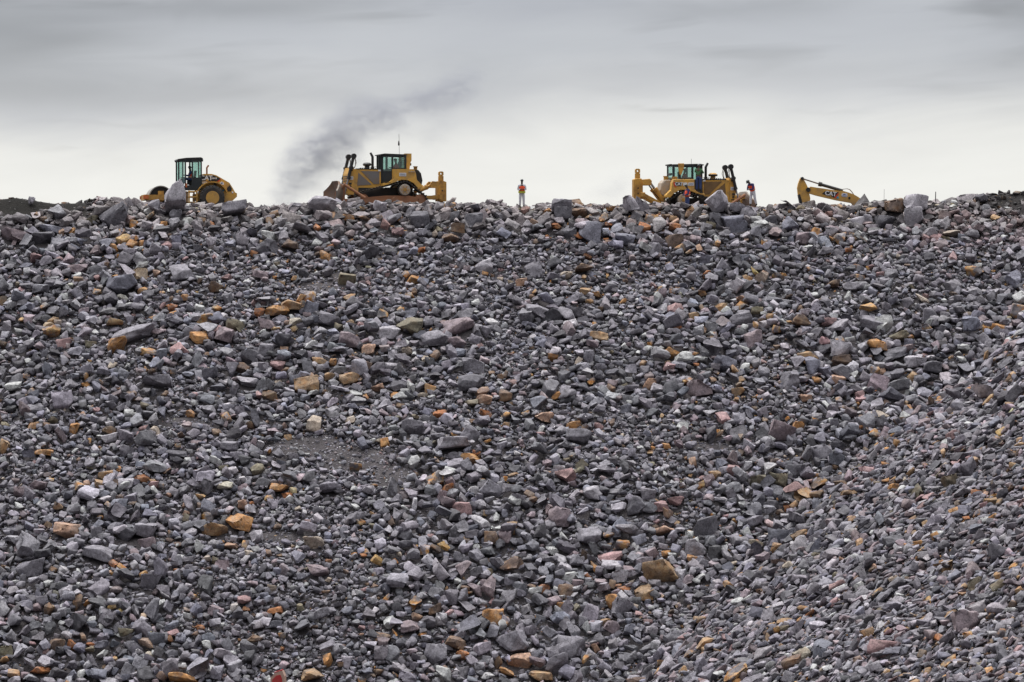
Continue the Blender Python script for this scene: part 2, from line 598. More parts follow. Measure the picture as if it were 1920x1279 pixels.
def patch_mask(px, row):
    m = np.zeros_like(px)
    wob = 0.35 * np.sin(px / 17.0) + 0.3 * np.sin(row / 9.0 + px / 29.0)
    for cx, cy, rx, ry in PATCHES:
        q = np.sqrt(((px - cx) / rx) ** 2 + ((row - cy) / ry) ** 2) + wob * 0.35
        m = np.maximum(m, smooth01((1.25 - q) / 0.55))
    return m


def axis_coords(lo, hi, a, b, fine):
    core = np.arange(a, b + 1e-6, fine)
    out = [lo]
    left = []
    s, v = fine * 1.5, a
    while v - s > lo:
        v -= s
        left.append(v)
        s *= 1.25
    right = []
    s, v = fine * 1.5, b
    while v + s < hi:
        v += s
        right.append(v)
        s *= 1.25
    return np.array([lo] + left[::-1] + list(core) + right + [hi])


def make_ground():
    xs = axis_coords(-1500, 1500, -40, 44, 0.3)
    ys = axis_coords(-400, 3000, -82, 3.6, 0.3)
    X, Y = np.meshgrid(xs, ys)
    Z = H(X, Y)
    px, row, f = project(np.stack([X.ravel(), Y.ravel(), Z.ravel()], -1))
    low = ((f > 90) & (Y.ravel() < 0.5)).astype(float) * (1 - soil_mask(px, row)) * (1 - patch_mask(px, row))
    Z = Z - 0.13 * low.reshape(Z.shape)
    V = np.stack([X.ravel(), Y.ravel(), Z.ravel()], -1)
    nx, ny = len(xs), len(ys)
    idx = np.arange(nx * ny).reshape(ny, nx)
    q = np.stack([idx[:-1, :-1], idx[:-1, 1:], idx[1:, 1:], idx[1:, :-1]], -1).reshape(-1, 4)
    me = bpy.data.meshes.new('ground')
    me.vertices.add(len(V))
    me.vertices.foreach_set('co', V.ravel())
    me.loops.add(q.size)
    me.loops.foreach_set('vertex_index', q.ravel().astype(np.int32))
    me.polygons.add(len(q))
    me.polygons.foreach_set('loop_start', np.arange(0, q.size, 4, dtype=np.int32))
    me.update(calc_edges=True)
    me.validate()
    px, row, f = project(V)
    s = np.where((f > 100) & (V[:, 1] < 3), soil_mask(px, row), 0.0)
    atr = me.attributes.new('soil', 'FLOAT', 'POINT')
    atr.data.foreach_set('value', s.astype(np.float32))
    me.shade_smooth()
    o = link('ground', me, M['ground'])
    tag(o, 'grey rock dump slope and levelled bank of crushed stone', None, None, 'structure')


make_ground()


# ------------------------------------------------------------------ rock shapes
def rock_mesh(seed, cuts, sub=0, rough=0.03, ar=(1, 0.75, 0.55), smooth_it=0, boxy=1.0):
    """a plane-cut block with fractured faces, unit long axis; returns verts, tris"""
    rd = random.Random(seed)
    bm = bmesh.new()
    box(bm, -.5, .5, -.5, .5, -.5, .5)
    wild = rd.random() < 0.5
    for v in bm.verts:
        v.co += Vector([rd.uniform(-.16, .16) for _ in range(3)]) * boxy * (1.7 if wild else 0.9)
    for k in range(cuts):
        n = Vector([rd.gauss(0, 1) for _ in range(3)])
        n.normalize()
        sup = max(n.dot(v.co) for v in bm.verts)
        d = sup * rd.uniform(0.44, 0.84)
        r_ = bmesh.ops.bisect_plane(bm, geom=bm.verts[:] + bm.edges[:] + bm.faces[:], dist=1e-5, plane_co=n * d, plane_no=n, clear_outer=True)
        ed = [e for e in r_['geom_cut'] if isinstance(e, bmesh.types.BMEdge)]
        if len(ed) >= 3:
            try:
                bmesh.ops.holes_fill(bm, edges=ed, sides=0)
            except Exception:
                pass
    bmesh.ops.remove_doubles(bm, verts=bm.verts, dist=0.02)
    bmesh.ops.dissolve_degenerate(bm, edges=bm.edges, dist=0.01)
    co = np.array([v.co for v in bm.verts])
    mid = (co.max(0) + co.min(0)) / 2
    ext = co.max(0) - co.min(0)
    for v in bm.verts:
        for i in range(3):
            v.co[i] = (v.co[i] - mid[i]) / ext[i] * ar[i]
    if sub:
        bmesh.ops.bevel(bm, geom=bm.edges[:], offset=0.008, segments=1, affect='EDGES', clamp_overlap=True)
        bmesh.ops.triangulate(bm, faces=bm.faces)
        for _ in range(sub):
            es = [e for e in bm.edges if e.calc_length() > (0.16 if sub == 1 else 0.09)]
            if es:
                bmesh.ops.subdivide_edges(bm, edges=es, cuts=1)
                bmesh.ops.triangulate(bm, faces=bm.faces)
        bm.normal_update()
        o_ = Vector((rd.random() * 50, rd.random() * 50, rd.random() * 50))
        for v in bm.verts:
            p = v.co
            d = mnoise.noise(p * 3.0 + o_) * rough * 1.6 + mnoise.noise(p * 8.0 + o_) * rough * 0.8
            # ledges: a fractured face steps along bedding planes
            led = mnoise.noise(Vector((p.x * 1.5, p.y * 1.5, p.z * 9.0)) + o_) * rough * 0.9
            big = mnoise.noise(p * 1.7 + o_ * 1.3) * rough * 1.5
            v.co = p + v.normal * (d + led + big)
    bmesh.ops.triangulate(bm, faces=bm.faces)
    bmesh.ops.recalc_face_normals(bm, faces=bm.faces)
    bm.verts.index_update()
    V = np.array([v.co for v in bm.verts])
    T = np.array([[v.index for v in f.verts] for f in bm.faces])
    bm.free()
    return V, T


_r = random.Random(11)


def ars():
    k = _r.random()
    if k < 0.25:
        return (1, _r.uniform(.6, .9), _r.uniform(.28, .42))
    if k < 0.45:
        return (1, _r.uniform(.4, .6), _r.uniform(.32, .5))
    return (1, _r.uniform(.65, .95), _r.uniform(.5, .78))


TINY = [rock_mesh(100 + i, 3, 0, ar=ars()) for i in range(14)]
LOW = [rock_mesh(200 + i, 6, 0, ar=ars()) for i in range(40)]
MED = [rock_mesh(300 + i, 7, 1, 0.016, ar=ars()) for i in range(44)]
BIG = [rock_mesh(400 + i, 9, 2, 0.026, ar=ars()) for i in range(20)]

# ------------------------------------------------------------------ rock colours (albedo, and how much rust stain)
PAL = {
    'grey': ((0.235, 0.233, 0.250), 0.0), 'dark': ((0.130, 0.130, 0.142), 0.0), 'light': ((0.42, 0.415, 0.43), 0.0),
    'bluegrey': ((0.195, 0.203, 0.235), 0.0), 'mauve': ((0.275, 0.232, 0.243), 0.05), 'pink': ((0.37, 0.245, 0.235), 0.0),
    'peach': ((0.46, 0.30, 0.205), 0.15), 'beige': ((0.44, 0.39, 0.31), 0.1), 'tan': ((0.33, 0.235, 0.14), 0.5),
    'olive': ((0.175, 0.165, 0.115), 0.1), 'brown': ((0.155, 0.115, 0.090), 0.25), 'orange': ((0.48, 0.25, 0.09), 0.45),
    'rust': ((0.36, 0.14, 0.05), 0.2), 'stained': ((0.20, 0.19, 0.19), 1.0), 'white': ((0.46, 0.44, 0.40), 0.0),
}
NAMES = list(PAL)
TINT = np.array([0.975, 0.93, 0.985]) * 0.87
PAL = {k: (tuple(np.array(c) * TINT), a) for k, (c, a) in PAL.items()}
PC = np.array([list(PAL[k][0]) + [PAL[k][1]] for k in NAMES])
PW = {'grey': .50, 'dark': .15, 'light': .12, 'bluegrey': .115, 'mauve': .045, 'pink': .009, 'peach': .004, 'beige': .005,
      'tan': .008, 'olive': .006, 'brown': .018, 'orange': .006, 'rust': .005, 'stained': .034, 'white': .001}
PWv = np.array([PW[k] for k in NAMES])
PWv /= PWv.sum()


# ------------------------------------------------------------------ the rocks one can point at (photo x, y, width, height, colour, phrase)
CAT = [
 (329,367,42,48,'light','big pale boulder poking above the crest in front of the roller'),(290,370,22,20,'grey','grey block propped before the roller drum'),
 (59,370,13,13,'grey','small round stone perched alone on the dark soil bank'),(215,411,52,48,'dark','big dark boulder below the dark soil bank'),
 (80,413,22,18,'brown',0),(173,413,20,16,'olive',0),(307,421,15,15,'orange',0),(328,408,20,34,'dark',0),(440,390,48,24,'grey','long grey slab on the crest behind the roller tyre'),
 (603,385,56,28,'light','broad pale boulder below the bulldozer blade'),(25,443,50,17,'mauve','long pinkish slab under the dark soil bank'),(95,430,40,16,'bluegrey',0),(80,448,40,22,'dark',0),
 (214,467,16,17,'orange',0),(265,458,15,13,'orange',0),(313,462,20,17,'pink',0),(505,465,40,30,'dark',0),(543,460,30,20,'brown',0),
 (610,482,20,22,'orange','bright orange block below the bulldozer blade'),(340,510,42,36,'grey',0),(147,505,33,20,'mauve',0),(230,536,54,28,'bluegrey','smooth blue-grey slab on the upper slope'),
 (293,513,14,12,'peach',0),(490,517,30,15,'mauve',0),(403,540,28,22,'brown',0),(267,544,18,9,'orange',0),(345,558,18,12,'orange',0),
 (325,578,17,13,'rust',0),(322,591,20,12,'orange',0),(320,605,18,10,'tan',0),(520,582,42,20,'orange','wide yellow-orange slab'),(545,572,40,18,'tan',0),
 (567,560,22,14,'orange',0),(487,587,17,18,'rust',0),(388,602,40,24,'stained',0),(440,610,34,26,'olive',0),(500,610,34,19,'mauve',0),
 (97,623,34,22,'stained',0),(100,600,20,12,'tan',0),(220,650,37,28,'orange','large bright orange boulder on the middle slope'),(253,625,74,26,'grey','long grey slab just uphill of the large orange boulder'),
 (373,633,42,20,'orange','flat rust-streaked orange slab'),(420,628,40,25,'mauve',0),(170,648,20,15,'olive',0),(120,645,26,20,'pink',0),(280,660,30,16,'stained',0),
 (467,670,34,26,'dark',0),(453,692,32,24,'brown','rounded brown-grey boulder'),(520,685,25,17,'pink',0),(498,660,30,28,'grey',0),(598,678,26,15,'tan',0),
 (623,680,16,13,'orange',0),(575,722,46,34,'tan','big tan boulder with orange stains'),(295,715,58,26,'grey',0),(465,717,38,16,'light',0),(247,743,20,20,'brown',0),
 (161,720,16,9,'orange',0),(620,706,22,14,'tan',0),(620,600,42,23,'grey',0),(582,580,28,34,'bluegrey',0),
 (712,379,26,15,'light',0),(892,373,18,13,'dark','dark stone standing proud of the crest'),(885,412,36,33,'dark',0),(787,412,34,30,'dark',0),(853,407,20,18,'dark',0),
 (1053,378,38,26,'grey','rounded grey boulder on the crest right of the standing worker'),(1055,405,30,26,'dark',0),(1183,382,30,26,'light','tilted pale slab under the raised ripper'),
 (1205,386,30,28,'grey',0),(1207,430,21,23,'rust','rust-orange block under the ripper'),(1262,418,21,18,'peach',0),(1107,432,22,14,'orange',0),(1085,400,30,18,'brown',0),
 (1065,437,30,24,'dark',0),(1090,420,26,20,'mauve',0),(1265,453,30,26,'brown',0),(1043,423,17,12,'rust',0),(845,447,30,14,'brown',0),(652,410,24,11,'orange',0),
 (747,410,16,10,'orange',0),(755,438,14,11,'orange',0),(792,472,15,15,'rust',0),(772,525,26,16,'orange','orange wedge high on the middle slope'),(907,500,30,27,'light','pale blue-grey block'),
 (937,527,15,15,'beige',0),(978,530,20,14,'peach',0),(1063,517,24,16,'beige',0),(1103,482,18,9,'rust',0),(1093,503,36,12,'brown',0),(1117,553,21,11,'orange',0),
 (1097,547,20,15,'tan',0),(1167,567,15,10,'orange',0),(1007,588,40,27,'grey',0),(860,612,58,28,'mauve','large pink-mauve boulder at mid slope'),(768,612,46,34,'olive',0),
 (730,623,37,24,'light',0),(857,647,32,20,'mauve',0),(815,635,46,24,'grey',0),(690,655,26,20,'peach',0),(660,638,44,26,'mauve',0),(763,658,20,14,'beige',0),
 (1122,633,34,17,'tan',0),(1260,665,32,16,'orange','flat orange stone at mid slope'),(1270,615,18,17,'rust',0),(1037,672,18,16,'orange',0),(1217,722,25,23,'peach','pale peach boulder'),
 (708,728,26,14,'peach',0),(655,712,38,19,'tan',0),(885,717,50,28,'dark',0),(750,725,34,22,'dark',0),(743,742,19,13,'orange',0),(807,730,20,22,'tan',0),
 (908,750,30,18,'peach',0),(947,743,24,22,'brown',0),(1043,742,18,13,'orange',0),(730,690,37,22,'light',0),(677,610,18,12,'pink',0),(1173,450,34,25,'bluegrey',0),
 (1230,470,26,26,'grey',0),(1000,510,34,32,'grey',0),(887,687,42,26,'grey',0),(650,527,32,26,'olive',0),
 (1343,378,44,36,'light','huge pale boulder on the crest in front of the bulldozer hood'),(1382,384,28,14,'light',0),(1403,400,30,20,'light',0),(1380,421,46,30,'bluegrey','large dark blue-grey boulder under the pale crest boulder'),
 (1345,415,32,32,'dark',0),(1442,417,32,24,'dark',0),(1530,437,20,18,'orange','bright orange cube below the excavator arm'),(1560,432,24,20,'mauve',0),(1483,423,30,26,'bluegrey',0),
 (1507,448,34,22,'mauve',0),(1678,384,38,30,'brown','brown-grey boulder on the crest right of the excavator arm'),(1717,381,46,26,'light','pale slab on the crest beside the thin stake'),(1660,413,42,30,'dark',0),
 (1713,410,40,34,'light',0),(1785,438,32,11,'beige','tan flat stone below the thin stake'),(1755,448,26,20,'pink',0),(1608,418,30,22,'light',0),(1842,367,24,13,'dark',0),
 (1325,515,15,15,'rust',0),(1462,520,26,15,'stained',0),(1400,522,20,13,'tan',0),(1563,533,26,13,'brown',0),(1652,517,17,13,'pink',0),(1317,550,17,14,'orange',0),
 (1827,510,30,22,'stained',0),(1598,538,32,16,'light',0),(1303,597,20,19,'tan',0),(1393,562,26,16,'peach',0),(1350,577,26,16,'tan',0),(1445,595,20,14,'tan',0),
 (1503,603,32,18,'brown',0),(1553,605,25,21,'pink',0),(1870,615,30,19,'orange','bright orange stone where the two slopes meet'),(1845,618,20,19,'stained',0),(1907,585,26,26,'stained',0),
 (1643,647,34,21,'orange','orange-stained boulder above the slope junction'),(1685,632,36,14,'olive',0),(1738,617,20,19,'stained',0),(1517,673,38,26,'tan','layered tan block'),
 (1577,677,36,18,'brown',0),(1577,655,40,30,'light',0),(1573,698,46,26,'dark',0),(1412,640,30,34,'mauve',0),(1570,712,28,15,'peach',0),(1710,707,20,20,'tan',0),
 (1307,727,50,28,'mauve','wide pink-brown boulder at mid slope'),(1510,748,22,15,'peach',0),(1765,752,24,9,'tan',0),(1383,735,22,16,'tan',0),(1653,697,13,12,'peach',0),
 (1357,683,42,26,'bluegrey',0),(1480,717,34,38,'grey',0),(1633,603,44,26,'grey',0),(1677,663,44,20,'dark',0),(1715,677,36,18,'light',0),(1750,687,38,20,'dark',0),(1390,597,44,32,'grey',0),
 (63,799,20,12,'orange',0),(138,805,16,24,'orange',0),(8,839,16,28,'tan',0),(83,849,32,11,'orange',0),(205,822,30,17,'light',0),(290,809,21,18,'beige',0),(357,776,18,14,'orange',0),
 (434,837,34,18,'grey',0),(333,851,38,16,'dark',0),(239,847,26,20,'grey',0),(219,882,16,14,'orange',0),(199,891,28,14,'tan',0),(189,908,24,13,'tan',0),(266,898,26,14,'rust',0),
 (288,912,20,18,'pink',0),(71,910,32,18,'mauve',0),(43,925,34,20,'mauve',0),(235,908,32,20,'light',0),(525,916,36,14,'orange',0),(538,932,20,15,'rust',0),
 (126,997,44,28,'peach','big pale orange boulder low on the slope'),(448,979,46,25,'orange','bright orange boulder low on the slope'),(402,994,44,19,'tan',0),(272,995,42,26,'grey',0),(55,1016,34,19,'pink',0),
 (276,1020,30,20,'mauve',0),(357,999,24,16,'light',0),(481,1008,24,24,'light',0),(454,949,20,22,'peach',0),(388,969,26,18,'stained',0),(588,1018,36,20,'beige',0),(432,1024,28,9,'peach',0),
 (467,1038,18,12,'beige',0),(185,1038,58,27,'grey','wide flat grey slab low on the slope'),(61,1066,48,27,'grey',0),(284,1091,38,27,'grey',0),(126,1107,30,18,'light',0),(598,1070,42,24,'mauve','wide pink-grey boulder low on the slope'),
 (107,1210,29,25,'brown',0),(136,1212,19,20,'rust',0),(402,1145,22,22,'mauve',0),(375,1178,18,11,'rust',0),(440,1139,15,15,'white',0),(513,1147,32,13,'rust',0),
 (345,1271,52,17,'orange','orange boulder on the bottom edge of the view'),(584,1265,42,16,'tan','tan plank-shaped stone beside the red post'),(73,1257,38,12,'rust',0),(615,1239,16,24,'orange',0),
 (589,797,25,33,'beige','upright cream boulder above the bare gravel patch'),(540,821,15,12,'tan',0),
 (883,861,32,17,'orange','square orange block beyond the bare gravel patch'),(879,815,38,30,'grey',0),(851,830,54,26,'light','long pale slab above the square orange block'),(912,778,26,14,'rust',0),(825,776,24,14,'rust',0),
 (1021,780,32,18,'peach',0),(1076,799,26,16,'orange',0),(774,805,44,32,'grey',0),(721,831,17,18,'orange',0),(668,878,24,20,'stained',0),(654,788,22,11,'beige',0),
 (839,918,26,22,'rust',0),(839,941,32,20,'mauve',0),(867,955,38,24,'pink','pink boulder downhill of the square orange block'),(902,947,24,17,'light',0),(959,989,20,20,'tan',0),(758,999,13,15,'white','small white cube of stone'),
 (1050,971,40,36,'mauve',0),(1113,924,36,26,'light',0),(1086,821,44,27,'grey',0),(1103,1008,44,34,'grey',0),(1145,1046,43,24,'pink','pink-orange boulder low on the slope'),
 (1240,1074,62,42,'tan','biggest orange-tan block of the lower slope'),(1208,1113,34,34,'tan',0),(1150,1130,30,26,'orange',0),(1168,1141,40,28,'grey',0),(1019,1105,24,18,'rust',0),
 (1054,1137,22,12,'orange',0),(924,1160,37,38,'orange','upright orange boulder with a split face'),(961,1204,56,36,'grey','large grey boulder near the bottom of the view'),(975,1239,46,30,'peach','pale orange boulder just downhill of the large grey one'),
 (1013,1267,44,18,'tan',0),(853,1206,38,30,'brown','layered brown-orange block'),(867,1229,24,18,'rust',0),(817,1227,40,38,'grey',0),(1070,1215,50,42,'grey',0),(1046,1247,44,40,'grey',0),
 (770,1174,36,20,'mauve',0),(1062,1109,28,26,'brown',0),(1058,1064,28,20,'light',0),(950,1260,28,12,'orange',0),(1192,949,44,30,'dark',0),(1237,949,28,17,'pink',0),
 (1267,939,28,15,'pink',0),(867,1048,32,24,'dark',0),(1135,1168,22,16,'tan',0),(1249,1040,16,12,'orange',0),(1245,995,40,15,'peach',0),
 (1649,780,32,17,'beige','cream stone near the slope junction'),(1497,799,26,15,'orange',0),(1465,811,46,36,'mauve',0),(1540,851,36,32,'grey','angular grey boulder at the slope junction'),(1570,835,32,22,'dark',0),
 (1489,884,36,30,'dark',0),(1373,882,34,16,'pink',0),(1422,904,32,22,'olive',0),(1459,902,36,30,'olive',0),(1321,989,48,36,'dark',0),(1298,1049,20,14,'orange',0),
 (1304,1028,38,30,'light',0),(1509,947,18,10,'orange',0),(1564,959,20,14,'orange',0),(1477,955,14,14,'rust',0),(1446,1005,28,13,'beige',0),(1680,914,30,14,'orange',0),
 (1795,959,28,18,'orange','orange stone on the right-hand bank'),(1864,943,34,16,'tan',0),(1832,926,24,14,'rust',0),(1471,1168,30,15,'tan',0),(1655,1220,56,34,'pink','large pink boulder on the right-hand bank'),
 (1814,1170,52,40,'mauve','slanting mauve-grey boulder on the right-hand bank'),(1901,1111,44,20,'orange',0),(1641,1192,44,22,'light',0),(1621,1184,28,22,'orange',0),(1663,1129,44,20,'mauve',0),
 (1379,1208,24,15,'rust',0),(1428,1243,32,14,'orange',0),(1619,1267,24,13,'peach',0),(1860,1223,36,24,'mauve',0),(1763,1249,36,20,'peach',0),(1519,1036,18,22,'light',0),
 (1580,1040,36,16,'mauve',0),(1304,1072,44,28,'grey',0),(1901,825,32,18,'brown',0),
]
CAT = CAT[:300]
WORDS = {'grey': 'grey', 'dark': 'dark grey', 'light': 'pale grey', 'bluegrey': 'blue-grey', 'mauve': 'pink-grey', 'pink': 'pink',
         'peach': 'peach-coloured', 'beige': 'cream', 'tan': 'tan', 'olive': 'olive-grey', 'brown': 'brown', 'orange': 'orange',
         'rust': 'rust-orange', 'stained': 'grey rust-stained', 'white': 'white'}
FIXED = [(350, 335, 'road roller'), (700, 330, 'smoke-shrouded bulldozer'), (978, 360, 'lone standing worker'), (1270, 345, 'bulldozer with the raised ripper'),
         (1413, 360, 'stooping worker'), (1550, 360, 'excavator arm'), (1754, 366, 'thin stake'), (640, 855, 'bare gravel patch'), (522, 1268, 'red post'),
         (110, 388, 'dark soil bank')]


def shape_word(w_, h_, p):
    a = w_ / h_
    if a > 2.3:
        return p.choice(['sliver-thin slab', 'long flat slab'])
    if a > 1.6:
        return p.choice(['flat slab', 'low slab', 'wedge'])
    if a < 0.85:
        return 'upright block'
    return p.choice(['angular block', 'chunk', 'blocky stone', 'faceted stone'])


def label_rocks():
    marks = [(x, y, t) for x, y, t in FIXED] + [(c[0], c[1], c[5]) for c in CAT if c[5]]
    used = set()
    out = []
    for x, y, w_, h_, k, ph in CAT:
        if ph:
            lab = ph if len(ph.split()) >= 4 else ph + (' half-way down the slope' if y < 900 else ' low on the slope')
            used.add(lab)
            out.append(lab)
            continue
        p = random.Random(x * 7 + y)
        size = 'small' if w_ < 19 else 'mid-sized' if w_ < 31 else 'large'
        sh = shape_word(w_, h_, p)
        done = None
        order = sorted(marks, key=lambda m_: math.hypot(m_[0] - x, (m_[1] - y) * 1.3))
        for mx, my, t in order[:12]:
            dx, dy = x - mx, y - my
            dist = math.hypot(dx, dy)
            near = 'just ' if dist < 45 else '' if dist < 120 else 'well '
            if abs(dx) < 0.5 * abs(dy):
                rel = 'uphill of' if dy < 0 else 'downhill of'
            elif abs(dy) < 0.5 * abs(dx):
                rel = 'left of' if dx < 0 else 'right of'
            else:
                rel = ('up and ' if dy < 0 else 'down and ') + ('left of' if dx < 0 else 'right of')
            tw = t.split()
            if len(tw) > 7:
                continue
            lab = '%s %s %s %s%s the %s' % (size, WORDS[k], sh, near, rel, t)
            if lab not in used and len(lab.split()) <= 16:
                done = lab
                break
        used.add(done)
        out.append(done)
    return out


def np_mesh(name, V, T, C):
    me = bpy.data.meshes.new(name)
    me.vertices.add(len(V))
    me.vertices.foreach_set('co', V.astype(np.float32).ravel())
    me.loops.add(T.size)
    me.loops.foreach_set('vertex_index', T.astype(np.int32).ravel())
    me.polygons.add(len(T))
    me.polygons.foreach_set('loop_start', np.arange(0, T.size, 3, dtype=np.int32))
    a = me.attributes.new('rock_colour', 'FLOAT_COLOR', 'POINT')
    a.data.foreach_set('color', C.astype(np.float32).ravel())
    me.update(calc_edges=True)
    me.materials.append(M['rock'])
    return me


CELL = 0.08
GX0, GY0 = -42.0, -84.0
GW, GH = int(88 / CELL), int(88 / CELL)
occ = np.zeros((GW, GH), bool)


def stamp(x, y, r_):
    ix = ((np.asarray(x) - GX0) / CELL).astype(int)
    iy = ((np.asarray(y) - GY0) / CELL).astype(int)
    rc = int(math.ceil(r_ / CELL))
    for i in range(-rc, rc + 1):
        for j in range(-rc, rc + 1):
            if (i * i + (j * 1.2) ** 2) * CELL * CELL <= r_ * r_:
                a = np.clip(ix + i, 0, GW - 1)
                b = np.clip(iy + j, 0, GH - 1)
                occ[a, b] = True


def occupied(x, y):
    ix = np.clip(((x - GX0) / CELL).astype(int), 0, GW - 1)
    iy = np.clip(((y - GY0) / CELL).astype(int), 0, GH - 1)
    return occ[ix, iy]


LABELS = label_rocks()
GROUPS = 'distinct boulders and stones on the rock slope'
for i, (px, row, w_, h_, kc, ph) in enumerate(CAT):
    rd = random.Random(900 + i)
    P = hit(px, row)
    dist = P[1] - CAM.y
    W = w_ / FOC * dist * (1.0 if row < 392 else 1.10)
    Hh = h_ / FOC * dist * 1.14
    D = min(max(W * rd.uniform(.6, .95), Hh * .9), 1.6)
    V, T = rock_mesh(5000 + i * 13, rd.choice([9, 11, 13]), 2 if w_ > 16 else 1, 0.028, boxy=0.4 if row < 392 else 0.8, ar=(1, 1, 1))
    V = V * np.array([W, D, Hh])
    roll = Matrix.Rotation(R(rd.uniform(-14, 14)), 3, 'Y') @ Matrix.Rotation(R(rd.uniform(-25, 8)), 3, 'X')
    V = V @ np.array(roll).T
    c = np.array(PAL[kc][0]) * rd.uniform(.92, 1.1)
    C = np.tile(np.append(c, PAL[kc][1]), (len(V), 1))
    toward = -ray(px, row)
    crest = row < 392
    pos = P + toward * (D * (0.05 if crest else 0.22))
    if crest:        # settled on the rubble, never in the air
        gz_ = float(H(np.array([pos[0]]), np.array([pos[1]]))[0])
        pos = np.array([pos[0], pos[1], min(pos[2], gz_ + 0.10 - V[:, 2].min() - 0.06)])
    me = np_mesh('boulder' if w_ >= 30 else 'stone', V, T, C)
    o = link('boulder' if w_ >= 30 else 'stone', me, None)
    o.location = pos
    tag(o, LABELS[i], 'boulder' if w_ >= 30 else 'stone', GROUPS)
    for rr in (0.0,):
        stamp([pos[0]], [pos[1]], max(W, D) * 0.47)


